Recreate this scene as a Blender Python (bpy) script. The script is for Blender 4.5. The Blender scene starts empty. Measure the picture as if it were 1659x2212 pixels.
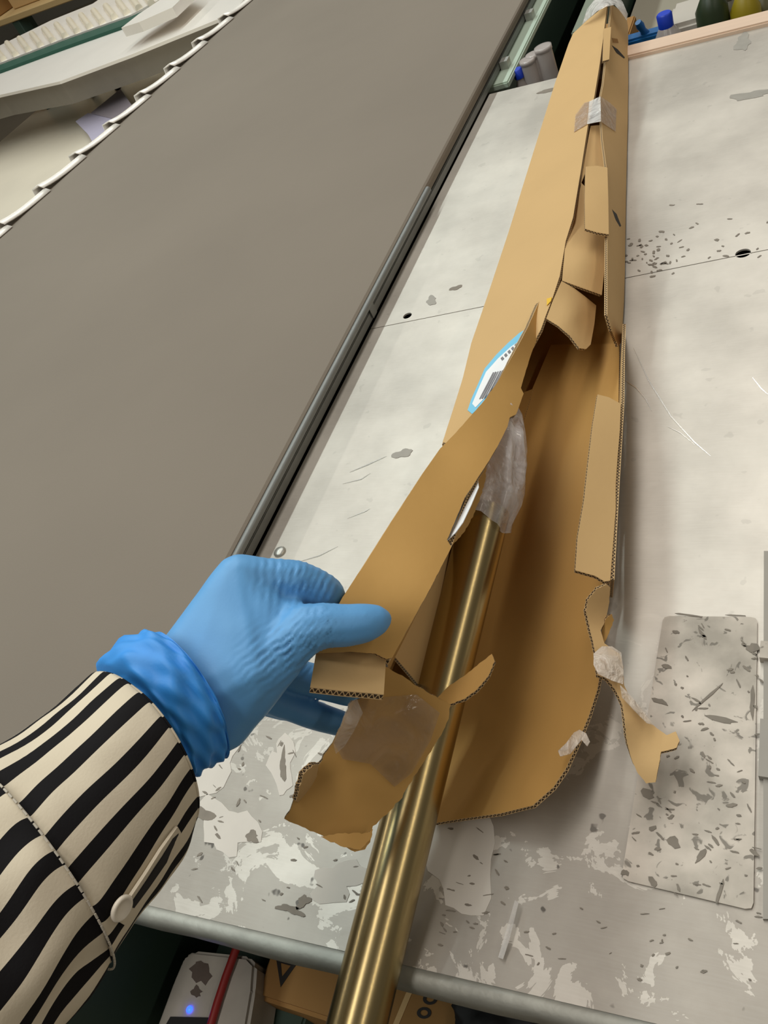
import bpy, bmesh, math, random
import numpy as np
from mathutils import Vector, Matrix, geometry, noise
random.seed(7)
sc = bpy.context.scene
COL = sc.collection
TZ = 0.90            # height of the table top above the floor

# ------------------------------------------------------------------ camera
F, CX, CY, HC = 1900.0, 829.5, 1106.0, 0.5
_d = np.array([1040., -2506., F]); _d /= np.linalg.norm(_d)
_r = np.array([3300., -71., -F]); _r /= np.linalg.norm(_r)
_r -= _d * _r.dot(_d); _r /= np.linalg.norm(_r)
_n = np.cross(_r, _d)
M = np.array([_r, _d, _n])
cam = bpy.data.cameras.new('camera'); camo = bpy.data.objects.new('camera', cam); COL.objects.link(camo)
cam.sensor_fit = 'VERTICAL'; cam.sensor_height = 36.0; cam.lens = 36.0 * F / 2212.0
cam.clip_start = 0.02; cam.clip_end = 60
R = M @ np.diag([1., -1., -1.])
mw = Matrix([[R[i][j] for j in range(3)] + [0] for i in range(3)] + [[0, 0, 0, 1]])
mw.translation = Vector((0, 0, TZ + HC)); camo.matrix_world = mw
sc.camera = camo

# ------------------------------------------------------------------ light
sc.view_settings.view_transform = 'Standard'; sc.view_settings.look = 'None'
sc.view_settings.gamma = 1.0; sc.view_settings.use_curve_mapping = False
sc.view_settings.exposure = 0.0
w = bpy.data.worlds.new('world'); sc.world = w; w.use_nodes = True
w.node_tree.nodes['Background'].inputs[0].default_value = (0.86, 0.80, 0.70, 1)
w.node_tree.nodes['Background'].inputs[1].default_value = 0.13

def area(name, loc, size, size_y, power, col, target=None):
    l = bpy.data.lights.new(name, 'AREA'); l.shape = 'RECTANGLE'; l.size = size; l.size_y = size_y
    l.energy = power; l.color = col
    o = bpy.data.objects.new(name, l); COL.objects.link(o); o.location = loc
    if target:
        v = Vector(target) - Vector(loc)
        o.rotation_euler = v.to_track_quat('-Z', 'Y').to_euler()
    return o
area('ceiling_tube_a', (-1.50, 1.4, TZ + 2.1), 0.10, 5.5, 56, (0.90, 1.0, 0.97))
area('ceiling_panel_b', (-0.40, 1.3, TZ + 2.1), 0.35, 5.5, 41, (1.0, 0.95, 0.88))
area('ceiling_tube_e', (-3.6, 2.2, TZ + 2.1), 0.10, 5.5, 34, (1.0, 0.96, 0.90))
area('ceiling_tube_c', (2.1, 0.6, TZ + 2.1), 0.10, 5.5, 30, (1.0, 0.92, 0.78))

# ------------------------------------------------------------------ helpers
def ray(u, v): return M @ np.array([(u - CX) / F, (v - CY) / F, 1.0])
def P(u, v, h=0.0):
    r = ray(u, v); t = (h - HC) / r[2]; return Vector((t * r[0], t * r[1], TZ + h))
def D(u, v, d):
    r = ray(u, v) * d; return Vector((r[0], r[1], TZ + HC + r[2]))
def PY(u, v, y):
    r = ray(u, v); t = y / r[1]; return Vector((t * r[0], y, TZ + HC + t * r[2]))
def W(x, y, h): return Vector((x, y, TZ + h))
EYE = Vector((0, 0, TZ + HC))

def obj(name, me, parent=None, mats=None, smooth=False):
    if isinstance(me, bmesh.types.BMesh):
        b = me; me = bpy.data.meshes.new(name); b.to_mesh(me); b.free()
    if mats:
        for m in (mats if isinstance(mats, (list, tuple)) else [mats]): me.materials.append(m)
    if smooth:
        for p in me.polygons: p.use_smooth = True
    o = bpy.data.objects.new(name, me); COL.objects.link(o)
    if parent is not None:
        o.parent = parent; o.matrix_parent_inverse = parent.matrix_world.inverted()
    return o
def thing(name, label, cat, loc=(0, 0, 0), group=None):
    o = bpy.data.objects.new(name, None); COL.objects.link(o); o.location = loc
    o.empty_display_size = 0.05
    o['label'] = label; o['category'] = cat
    if group: o['group'] = group
    bpy.context.view_layer.update()
    return o
def tag(o, label, cat, group=None):
    o['label'] = label; o['category'] = cat
    if group: o['group'] = group
    return o
def struct(o): o['kind'] = 'structure'; return o

def bm_box(bm, x0, x1, y0, y1, z0, z1, mat=0):
    vs = [bm.verts.new(p) for p in ((x0, y0, z0), (x1, y0, z0), (x1, y1, z0), (x0, y1, z0), (x0, y0, z1), (x1, y0, z1), (x1, y1, z1), (x0, y1, z1))]
    for f in ((3, 2, 1, 0), (4, 5, 6, 7), (0, 1, 5, 4), (1, 2, 6, 5), (2, 3, 7, 6), (3, 0, 4, 7)):
        bm.faces.new([vs[i] for i in f]).material_index = mat
    return vs
def box(name, x0, x1, y0, y1, h0, h1, mat, parent=None, bev=0.0):
    bm = bmesh.new(); bm_box(bm, x0, x1, y0, y1, TZ + h0, TZ + h1)
    if bev: bmesh.ops.bevel(bm, geom=bm.edges[:], offset=bev, segments=2, affect='EDGES', clamp_overlap=True)
    return obj(name, bm, parent, mat)
def bm_tube(bm, pts, rad, seg=20, caps=True, mat=0, hollow=0):
    pts = [Vector(p) for p in pts]; n = len(pts)
    rads = rad if isinstance(rad, (list, tuple)) else [rad] * n
    up = None; rings = []
    for i, p in enumerate(pts):
        t = (pts[min(i + 1, n - 1)] - pts[max(i - 1, 0)]).normalized()
        if up is None:
            up = t.orthogonal().normalized()
        up = (up - t * up.dot(t)).normalized(); s = t.cross(up)
        rings.append([bm.verts.new(p + (up * math.cos(a) + s * math.sin(a)) * rads[i]) for a in [2 * math.pi * k / seg for k in range(seg)]])
    for i in range(n - 1):
        for k in range(seg):
            f = bm.faces.new((rings[i][k], rings[i][(k + 1) % seg], rings[i + 1][(k + 1) % seg], rings[i + 1][k])); f.material_index = mat; f.smooth = True
    if caps:
        for q_ in (bm.faces.new(rings[0][::-1]), bm.faces.new(rings[-1])):
            q_.material_index = mat
            for e in q_.edges: e.smooth = False
def tube(name, pts, rad, mat, parent=None, seg=20):
    bm = bmesh.new(); bm_tube(bm, pts, rad, seg); bmesh.ops.recalc_face_normals(bm, faces=bm.faces[:]); return obj(name, bm, parent, mat)
def bm_lathe(bm, base, prof, seg=24, mat=0, axis=(0, 0, 1)):
    ax = Vector(axis).normalized(); u = ax.orthogonal().normalized(); s = ax.cross(u); base = Vector(base); rings = []
    for r, z in prof:
        rings.append([bm.verts.new(base + ax * z + (u * math.cos(2 * math.pi * k / seg) + s * math.sin(2 * math.pi * k / seg)) * max(r, 1e-5)) for k in range(seg)])
    for i in range(len(rings) - 1):
        for k in range(seg):
            f = bm.faces.new((rings[i][k], rings[i][(k + 1) % seg], rings[i + 1][(k + 1) % seg], rings[i + 1][k])); f.smooth = True; f.material_index = mat
    for q_ in (bm.faces.new(rings[0][::-1]), bm.faces.new(rings[-1])):
        q_.material_index = mat
        for e in q_.edges: e.smooth = False
def lathe(name, base, prof, mat, parent=None, seg=24, axis=(0, 0, 1)):
    bm = bmesh.new(); bm_lathe(bm, base, prof, seg, 0, axis); return obj(name, bm, parent, mat)

# ------------------------------------------------------------------ materials
def nt(name):
    m = bpy.data.materials.new(name); m.use_nodes = True
    t = m.node_tree; return m, t, t.nodes['Principled BSDF'], t.nodes.new, t.links.new
def srgb(r, g, b):
    f = lambda c: (c / 255 / 12.92) if c / 255 <= 0.04045 else ((c / 255 + 0.055) / 1.055) ** 2.4
    return (f(r), f(g), f(b), 1)
def mat(name, col, rough=0.6, metal=0.0, var=0.12, scale=30.0, bump=0.0, bscale=None, aniso=None, trans=0, alpha=1, emit=None, spec=0.5, stretch=None):
    m, t, p, new, link = nt(name)
    p.inputs['Roughness'].default_value = rough; p.inputs['Metallic'].default_value = metal
    p.inputs['Specular IOR Level'].default_value = spec
    tc = new('ShaderNodeTexCoord'); mp = new('ShaderNodeMapping'); link(tc.outputs['Object'], mp.inputs[0])
    if stretch: mp.inputs['Scale'].default_value = stretch
    n = new('ShaderNodeTexNoise'); n.inputs['Scale'].default_value = scale; n.inputs['Detail'].default_value = 5
    link(mp.outputs[0], n.inputs[0])
    mx = new('ShaderNodeMix'); mx.data_type = 'RGBA'
    c = col if len(col) == 4 else srgb(*col)
    mx.inputs[6].default_value = tuple(x * (1 - var) for x in c[:3]) + (1,)
    mx.inputs[7].default_value = tuple(min(1, x * (1 + var)) for x in c[:3]) + (1,)
    link(n.outputs[0], mx.inputs[0]); link(mx.outputs[2], p.inputs['Base Color'])
    if bump:
        n2 = new('ShaderNodeTexNoise'); n2.inputs['Scale'].default_value = bscale or scale * 4; n2.inputs['Detail'].default_value = 4
        link(mp.outputs[0], n2.inputs[0])
        b = new('ShaderNodeBump'); b.inputs['Strength'].default_value = bump; b.inputs['Distance'].default_value = 0.002
        link(n2.outputs[0], b.inputs['Height']); link(b.outputs[0], p.inputs['Normal'])
    if trans: p.inputs['Transmission Weight'].default_value = trans
    if alpha < 1: p.inputs['Alpha'].default_value = alpha
    if emit:
        p.inputs['Emission Color'].default_value = emit[0]; p.inputs['Emission Strength'].default_value = emit[1]
    return m

KRAFT = srgb(200, 166, 116)
m_kraft = mat('kraft', KRAFT, 0.75, var=0.06, scale=14, bump=0.05, bscale=300, spec=0.25)
m_kraft_in_shaded = mat('kraft_inside_shaded', srgb(182, 141, 79), 0.72, var=0.08, scale=12, bump=0.06, bscale=200, spec=0.3)  # same board as outside; inside shade and bounce light put into the colour
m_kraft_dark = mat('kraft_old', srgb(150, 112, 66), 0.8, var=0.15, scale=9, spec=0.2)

def make_flute():
    m, t, p, new, link = nt('corrugated_edge')
    p.inputs['Roughness'].default_value = 0.85
    uv = new('ShaderNodeUVMap'); uv.uv_map = 'UVMap'; sx = new('ShaderNodeSeparateXYZ'); link(uv.outputs[0], sx.inputs[0])
    def mth(op, a, b=None):
        n = new('ShaderNodeMath'); n.operation = op
        for i, x in enumerate((a, b)):
            if x is None: continue
            if isinstance(x, (int, float)): n.inputs[i].default_value = x
            else: link(x, n.inputs[i])
        return n.outputs[0]
    s = mth('MULTIPLY', sx.outputs[0], 2 * math.pi)
    wv = mth('ADD', mth('MULTIPLY', mth('SINE', s), 0.36), 0.5)
    dist = mth('ABSOLUTE', mth('SUBTRACT', sx.outputs[1], wv))
    paper = mth('LESS_THAN', dist, 0.16)
    edge = mth('GREATER_THAN', mth('ABSOLUTE', mth('SUBTRACT', sx.outputs[1], 0.5)), 0.36)
    k = mth('MAXIMUM', paper, edge)
    mx = new('ShaderNodeMix'); mx.data_type = 'RGBA'; mx.inputs[6].default_value = srgb(58, 42, 24); mx.inputs[7].default_value = srgb(205, 172, 124)
    link(k, mx.inputs[0]); link(mx.outputs[2], p.inputs['Base Color'])
    return m
m_flute = make_flute()

def make_tabletop():
    """worn sheet metal: light grey, faint rolling grain, scratches and blotches of old glue"""
    m, t, p, new, link = nt('worn_sheet_metal')
    tc = new('ShaderNodeTexCoord'); O = tc.outputs['Object']
    def nz(scale, detail=4, rough=0.55, st=None, dist=0):
        n = new('ShaderNodeTexNoise'); n.inputs['Scale'].default_value = scale; n.inputs['Detail'].default_value = detail
        n.inputs['Roughness'].default_value = rough; n.inputs['Distortion'].default_value = dist
        if st:
            mp = new('ShaderNodeMapping'); mp.inputs['Scale'].default_value = st; link(O, mp.inputs[0]); link(mp.outputs[0], n.inputs[0])
        else: link(O, n.inputs[0])
        return n.outputs[0]
    def ramp(x, a, b, c0=(0, 0, 0, 1), c1=(1, 1, 1, 1)):
        r = new('ShaderNodeValToRGB'); r.color_ramp.elements[0].position = a; r.color_ramp.elements[1].position = b
        r.color_ramp.elements[0].color = c0; r.color_ramp.elements[1].color = c1; link(x, r.inputs[0]); return r.outputs[0]
    def mix(f, a, b):
        x = new('ShaderNodeMix'); x.data_type = 'RGBA'
        for i, q in ((0, f), (6, a), (7, b)):
            if isinstance(q, tuple): x.inputs[i].default_value = q
            elif isinstance(q, (int, float)): x.inputs[i].default_value = q
            else: link(q, x.inputs[i])
        return x.outputs[2]
    def mth(op, a, b=None):
        n = new('ShaderNodeMath'); n.operation = op; n.use_clamp = True
        for i, x in enumerate((a, b)):
            if x is None: continue
            if isinstance(x, (int, float)): n.inputs[i].default_value = x
            else: link(x, n.inputs[i])
        return n.outputs[0]
    base = mix(ramp(nz(7, 6, 0.6), 0.35, 0.68), srgb(176, 170, 161), srgb(210, 204, 194))
    grain = nz(60, 3, 0.5, (1, 14, 1)); base = mix(mth('MULTIPLY', ramp(grain, 0.35, 0.75), 0.18), base, srgb(212, 209, 202))
    # glue and paper residue, thick near the front edge of the bench
    sx = new('ShaderNodeSeparateXYZ'); link(O, sx.inputs[0])
    near = new('ShaderNodeMapRange'); near.inputs[1].default_value = 0.36; near.inputs[2].default_value = 0.16; link(sx.outputs[1], near.inputs[0])
    blot = ramp(nz(22, 6, 0.62, None, 0.5), 0.44, 0.66)
    res = mth('MULTIPLY', mth('MULTIPLY', blot, near.outputs[0]), 0.38)
    base = mix(res, base, mix(ramp(nz(70, 4), 0.3, 0.7), srgb(156, 149, 139), srgb(214, 206, 195)))
    # dark lines at the rims of the residue and small black specks
    rim = mth('MULTIPLY', ramp(mth('ABSOLUTE', mth('SUBTRACT', nz(24, 5, 0.6, None, 1.2), 0.52)), 0.004, 0.0, (1, 1, 1, 1), (0, 0, 0, 1)), 1.0)
    thin = mth('LESS_THAN', mth('ABSOLUTE', mth('SUBTRACT', nz(26, 5, 0.65, None, 1.0), 0.565)), 0.006)
    base = mix(mth('MULTIPLY', mth('MULTIPLY', thin, near.outputs[0]), 0.5), base, srgb(110, 102, 92))
    speck = ramp(nz(85, 2, 0.4), 0.715, 0.745)
    base = mix(mth('MULTIPLY', speck, mth('ADD', mth('MULTIPLY', near.outputs[0], 0.75), 0.12)), base, srgb(70, 64, 58))
    link(base, p.inputs['Base Color'])
    p.inputs['Metallic'].default_value = 0.35
    link(mth('ADD', mth('MULTIPLY', nz(12, 4), 0.25), 0.30), p.inputs['Roughness'])
    b = new('ShaderNodeBump'); b.inputs['Strength'].default_value = 0.08; b.inputs['Distance'].default_value = 0.003
    link(nz(9, 5), b.inputs['Height']); link(b.outputs[0], p.inputs['Normal'])
    return m
m_table = make_tabletop()

def make_plate():
    m, t, p, new, link = nt('speckled_plate')
    tc = new('ShaderNodeTexCoord'); O = tc.outputs['Object']
    n1 = new('ShaderNodeTexNoise'); n1.inputs['Scale'].default_value = 26; n1.inputs['Detail'].default_value = 6; link(O, n1.inputs[0])
    r1 = new('ShaderNodeValToRGB'); r1.color_ramp.elements[0].position = 0.32; r1.color_ramp.elements[1].position = 0.7
    r1.color_ramp.elements[0].color = srgb(150, 143, 132); r1.color_ramp.elements[1].color = srgb(208, 198, 186); link(n1.outputs[0], r1.inputs[0])
    n2 = new('ShaderNodeTexNoise'); n2.inputs['Scale'].default_value = 120; n2.inputs['Detail'].default_value = 3; n2.inputs['Distortion'].default_value = 0.8; link(O, n2.inputs[0])
    r2 = new('ShaderNodeValToRGB'); r2.color_ramp.elements[0].position = 0.62; r2.color_ramp.elements[1].position = 0.66; link(n2.outputs[0], r2.inputs[0])
    mx = new('ShaderNodeMix'); mx.data_type = 'RGBA'; mx.inputs[7].default_value = srgb(88, 82, 72)
    ml = new('ShaderNodeMath'); ml.operation = 'MULTIPLY'; ml.inputs[1].default_value = 0.75; link(r2.outputs[0], ml.inputs[0])
    link(ml.outputs[0], mx.inputs[0]); link(r1.outputs[0], mx.inputs[6]); link(mx.outputs[2], p.inputs['Base Color'])
    p.inputs['Roughness'].default_value = 0.5; p.inputs['Metallic'].default_value = 0.2
    return m
m_plate = make_plate()

m_steel = mat('grey_steel', srgb(178, 178, 172), 0.38, 0.7, var=0.10, scale=25, bump=0.1, bscale=60)
m_white_metal = mat('galvanised_pan', srgb(238, 228, 208), 0.32, 0.1, var=0.08, scale=6)
m_bright = mat('bright_channel', srgb(238, 232, 224), 0.35, 0.2, var=0.06, scale=8)
m_belt = mat('rubber_belt', srgb(124, 115, 104), 0.85, var=0.10, scale=3.5, bump=0.10, bscale=500, spec=0.3)
m_belt_edge = mat('belt_edge', srgb(150, 143, 133), 0.8, var=0.12, scale=40)
m_green = mat('grey_green_paint', srgb(172, 188, 172), 0.5, var=0.08, scale=12)
m_darkgreen = mat('dark_green_paint', srgb(52, 72, 62), 0.55, var=0.12, scale=10)
m_green_line = mat('green_rail', srgb(20, 78, 62), 0.5, var=0.1)
m_black = mat('black_matte', srgb(22, 21, 20), 0.7, var=0.2)
m_void = mat('dark_cavity', srgb(30, 28, 26), 0.9, var=0.2)  # near-black colour stands in for the dark in holes and gaps
m_rail = mat('rail_grey', srgb(150, 145, 137), 0.55, 0.1, var=.1, scale=40)
m_rodgrey = mat('grey_rod', srgb(120, 122, 120), 0.45, 0.4, var=0.12, scale=60)
m_wood = mat('pale_wood_trim', srgb(214, 188, 166), 0.55, var=0.08, scale=12, stretch=(1, 12, 6))
m_floor = mat('concrete_floor', srgb(150, 140, 122), 0.6, var=0.10, scale=5)

def make_brass():
    m, t, p, new, link = nt('brushed_brass')
    p.inputs['Base Color'].default_value = srgb(184, 164, 118); p.inputs['Metallic'].default_value = 1.0
    p.inputs['Roughness'].default_value = 0.24
    tc = new('ShaderNodeTexCoord'); mp = new('ShaderNodeMapping'); mp.inputs['Scale'].default_value = (1, 1, 0.02); link(tc.outputs['Object'], mp.inputs[0])
    n = new('ShaderNodeTexNoise'); n.inputs['Scale'].default_value = 900; link(mp.outputs[0], n.inputs[0])
    mr = new('ShaderNodeMapRange'); mr.inputs[3].default_value = 0.24; mr.inputs[4].default_value = 0.28; link(n.outputs[0], mr.inputs[0]); link(mr.outputs[0], p.inputs['Roughness'])
    return m
m_brass = make_brass()

def make_film(name, col=(0.9, 0.9, 0.92, 1), alpha=0.35, bscale=60, bstr=0.9, rough=0.12):
    m, t, p, new, link = nt(name)
    p.inputs['Base Color'].default_value = col; p.inputs['Roughness'].default_value = rough
    p.inputs['Specular IOR Level'].default_value = 0.9
    tc = new('ShaderNodeTexCoord'); n = new('ShaderNodeTexNoise'); n.inputs['Scale'].default_value = bscale; n.inputs['Detail'].default_value = 4; n.inputs['Distortion'].default_value = 1.2
    link(tc.outputs['Object'], n.inputs[0])
    b = new('ShaderNodeBump'); b.inputs['Strength'].default_value = bstr; b.inputs['Distance'].default_value = 0.004; link(n.outputs[0], b.inputs['Height']); link(b.outputs[0], p.inputs['Normal'])
    mr = new('ShaderNodeMapRange'); mr.inputs[1].default_value = 0.35; mr.inputs[2].default_value = 0.7; mr.inputs[3].default_value = alpha * 0.6; mr.inputs[4].default_value = min(1, alpha * 1.5)
    link(n.outputs[0], mr.inputs[0]); link(mr.outputs[0], p.inputs['Alpha'])
    return m
m_film = make_film('clear_bag_film', (0.84, 0.81, 0.82, 1), 0.46, 45, 1.0, 0.1)
m_tape = make_film('clear_packing_tape', (0.62, 0.47, 0.36, 1), 0.42, 90, 0.7, 0.15)
m_wrap = make_film('shiny_wrap', (0.92, 0.90, 0.88, 1), 0.45, 50, 1.0, 0.1)
m_wrap_thin = make_film('thin_clear_tape', (0.80, 0.76, 0.72, 1), 0.16, 60, 1.0, 0.06)
m_tape_brown = make_film('glossy_tape_on_flap', (0.34, 0.23, 0.14, 1), 0.22, 38, 1.0, 0.05)

def make_glove():
    m, t, p, new, link = nt('blue_nitrile')
    p.inputs['Base Color'].default_value = srgb(66, 150, 226); p.inputs['Roughness'].default_value = 0.5
    p.inputs['Subsurface Weight'].default_value = 0.0
    tc = new('ShaderNodeTexCoord')
    n = new('ShaderNodeTexNoise'); n.inputs['Scale'].default_value = 26; n.inputs['Detail'].default_value = 5; link(tc.outputs['Object'], n.inputs[0])
    n2 = new('ShaderNodeTexNoise'); n2.inputs['Scale'].default_value = 900; link(tc.outputs['Object'], n2.inputs[0])
    r = new('ShaderNodeMix'); r.data_type = 'RGBA'; r.inputs[6].default_value = srgb(84, 150, 212); r.inputs[7].default_value = srgb(106, 170, 222)
    link(n.outputs[0], r.inputs[0]); link(r.outputs[2], p.inputs['Base Color'])
    b = new('ShaderNodeBump'); b.inputs['Strength'].default_value = 0.25; b.inputs['Distance'].default_value = 0.002; link(n.outputs[0], b.inputs['Height'])
    b2 = new('ShaderNodeBump'); b2.inputs['Strength'].default_value = 0.08; b2.inputs['Distance'].default_value = 0.0005; link(n2.outputs[0], b2.inputs['Height']); link(b.outputs[0], b2.inputs['Normal'])
    link(b2.outputs[0], p.inputs['Normal'])
    return m
m_glove = make_glove()
m_glove_cuff = m_glove.copy(); m_glove_cuff.name = 'blue_nitrile_cuff'
for _n in m_glove_cuff.node_tree.nodes:
    if _n.type == 'MIX': _n.inputs[6].default_value = srgb(40, 132, 222); _n.inputs[7].default_value = srgb(72, 160, 236)   # doubled film is deeper blue

def make_stripe(phase=0.0, amp=0.35):
    m, t, p, new, link = nt('striped_shirt')
    p.inputs['Roughness'].default_value = 0.85; p.inputs['Specular IOR Level'].default_value = 0.2
    uv = new('ShaderNodeUVMap'); uv.uv_map = 'UVMap'; sx = new('ShaderNodeSeparateXYZ'); link(uv.outputs[0], sx.inputs[0])
    n = new('ShaderNodeTexNoise'); n.inputs['Scale'].default_value = 0.55; n.inputs['Detail'].default_value = 0.0; link(uv.outputs[0], n.inputs[0])
    def mth(op, a, b=None):
        q = new('ShaderNodeMath'); q.operation = op
        for i, x in enumerate((a, b)):
            if x is None: continue
            if isinstance(x, (int, float)): q.inputs[i].default_value = x
            else: link(x, q.inputs[i])
        return q.outputs[0]
    x = mth('ADD', mth('ADD', sx.outputs[0], phase), mth('MULTIPLY', mth('SUBTRACT', n.outputs[0], 0.5), amp))
    fr = mth('FRACT', x)
    k = mth('LESS_THAN', fr, 0.46)
    mx = new('ShaderNodeMix'); mx.data_type = 'RGBA'; mx.inputs[6].default_value = srgb(214, 202, 180); mx.inputs[7].default_value = srgb(20, 18, 20)
    link(k, mx.inputs[0]); link(mx.outputs[2], p.inputs['Base Color'])
    wv = new('ShaderNodeTexNoise'); wv.inputs['Scale'].default_value = 900; tc = new('ShaderNodeTexCoord'); link(tc.outputs['Object'], wv.inputs[0])
    b = new('ShaderNodeBump'); b.inputs['Strength'].default_value = 0.15; b.inputs['Distance'].default_value = 0.0006; link(wv.outputs[0], b.inputs['Height']); link(b.outputs[0], p.inputs['Normal'])
    return m
m_stripe_a = make_stripe(0.0, 0.5); m_stripe_b = make_stripe(0.42, 1.3)

# ------------------------------------------------------------------ sheets of card: outline + smooth height field, real thickness
def tps(ctrl):
    c = np.array(ctrl, float); X = c[:, :2] / 500.0; z = c[:, 2]; n = len(c)
    if n < 3:
        mval = float(z.mean()); return lambda u, v: mval
    def U(r2): return np.where(r2 > 1e-12, r2 * np.log(np.maximum(r2, 1e-12)), 0.0)
    K = U(((X[:, None] - X[None]) ** 2).sum(-1)) + np.eye(n) * 1e-4
    Pm = np.hstack([np.ones((n, 1)), X]); A = np.zeros((n + 3, n + 3)); A[:n, :n] = K; A[:n, n:] = Pm; A[n:, :n] = Pm.T
    s = np.linalg.lstsq(A, np.concatenate([z, np.zeros(3)]), rcond=None)[0]
    def f(u, v):
        q = np.array([u, v]) / 500.0; r2 = ((X - q) ** 2).sum(-1)
        return float(U(r2) @ s[:n] + s[n] + s[n + 1] * q[0] + s[n + 2] * q[1])
    return f

def resample(pl, step, closed=True):
    out = []; n = len(pl)
    for i in range(n if closed else n - 1):
        a = np.array(pl[i], float); b = np.array(pl[(i + 1) % n], float); L = np.linalg.norm(b - a); k = max(1, int(round(L / step)))
        for j in range(k): out.append(tuple(a + (b - a) * j / k))
    if not closed: out.append(tuple(pl[-1]))
    return out

def solid_sheet(name, verts, faces, loop, thick, mats, parent, pitch=0.003, smooth=True):
    """verts: 3D points of the side facing the camera; faces: triangles; loop: boundary vertex ids in order. mats = (front, back, edge)"""
    nv = len(verts); nrm = [Vector((0, 0, 0)) for _ in verts]; fs = []
    tot = sum((verts[b] - verts[a]).cross(verts[c] - verts[a]).dot((EYE - verts[a]).normalized()) for a, b, c in faces)
    for f in faces:
        if tot < 0: f = f[::-1]
        a, b, c = (verts[i] for i in f); q = (b - a).cross(c - a)
        fs.append(tuple(f))
        for i in f: nrm[i] += q
    nrm = [x.normalized() if x.length > 0 else Vector((0, 0, 1)) for x in nrm]
    bm = bmesh.new(); uvl = bm.loops.layers.uv.new('UVMap')
    A = [bm.verts.new(v) for v in verts]; B = [bm.verts.new(v - nrm[i] * thick) for i, v in enumerate(verts)]
    for f in fs:
        q = bm.faces.new([A[i] for i in f]); q.material_index = 0; q.smooth = smooth
        q = bm.faces.new([B[i] for i in f[::-1]]); q.material_index = 1; q.smooth = smooth
    s = 0.0; n = len(loop)
    dirs = set()
    for f in fs:
        for i in range(3): dirs.add((f[i], f[(i + 1) % 3]))
    for k in range(n):
        i, j = loop[k], loop[(k + 1) % n]; L = (verts[i] - verts[j]).length; s2 = s + L / pitch
        a, b = (i, j) if (j, i) not in dirs else (j, i)
        sa, sb = (s, s2) if a == i else (s2, s)
        try: q = bm.faces.new((A[b], A[a], B[a], B[b]))
        except ValueError: continue
        q.material_index = 2
        for e in q.edges:
            if len(e.link_faces) < 2 or any(f_.material_index != 2 for f_ in e.link_faces): e.smooth = False
        for l, uvv in zip(q.loops, ((sb, 1), (sa, 1), (sa, 0), (sb, 0))): l[uvl].uv = uvv
        s = s2
    return obj(name, bm, parent, list(mats))

def card(name, poly, ctrl, parent, front=None, back=None, edge=None, thick=0.0026, step=14, jag=0.0, use='h', seed=1, grid=None, wob=0.0, lift=0.0):
    """card whose outline is poly (u,v) and whose height above the bench (use='h') or distance (use='d') follows ctrl [(u,v,value)]"""
    rnd = random.Random(seed); f = tps(ctrl)
    pl = resample(poly, step)
    if jag: pl = [(u + rnd.uniform(-jag, jag), v + rnd.uniform(-jag, jag)) for u, v in pl]
    us = [p[0] for p in pl]; vs = [p[1] for p in pl]; g = grid or step * 1.6
    inner = []
    u = min(us) + g / 2
    while u < max(us):
        v = min(vs) + g / 2
        while v < max(vs):
            ins = False; j = len(pl) - 1; dmin = 1e9
            for i in range(len(pl)):
                if (pl[i][1] > v) != (pl[j][1] > v) and u < (pl[j][0] - pl[i][0]) * (v - pl[i][1]) / (pl[j][1] - pl[i][1]) + pl[i][0]: ins = not ins
                dmin = min(dmin, math.hypot(pl[i][0] - u, pl[i][1] - v)); j = i
            if ins and dmin > g * 0.45: inner.append((u + rnd.uniform(-1, 1), v + rnd.uniform(-1, 1)))
            v += g
        u += g
    pts = [Vector(p) for p in pl + inner]; n = len(pl)
    ov, oe, of, *_ = geometry.delaunay_2d_cdt(pts, [(i, (i + 1) % n) for i in range(n)], [], 1, 1e-4)
    conv = P if use == 'h' else D
    V3 = []
    for q in ov:
        val = f(q.x, q.y)
        if wob: val += wob * noise.noise(Vector((q.x / 60, q.y / 60, seed * 3.7)))
        V3.append(conv(q.x, q.y, val + lift))
    cnt = {}; tri = []
    for t in of:
        for i in range(1, len(t) - 1): tri.append((t[0], t[i], t[i + 1]))
    nxt = {}
    es = set()
    for t in tri:
        for i in range(3): es.add((t[i], t[(i + 1) % 3]))
    for a, b in es:
        if (b, a) not in es: nxt[a] = b
    loop = []; a = next(iter(nxt))
    for _ in range(len(nxt)):
        loop.append(a); a = nxt.get(a)
        if a is None or a == loop[0]: break
    return solid_sheet(name, V3, tri, loop, thick, (front or m_kraft, back or m_kraft_in_shaded, edge or m_flute), parent)

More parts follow.
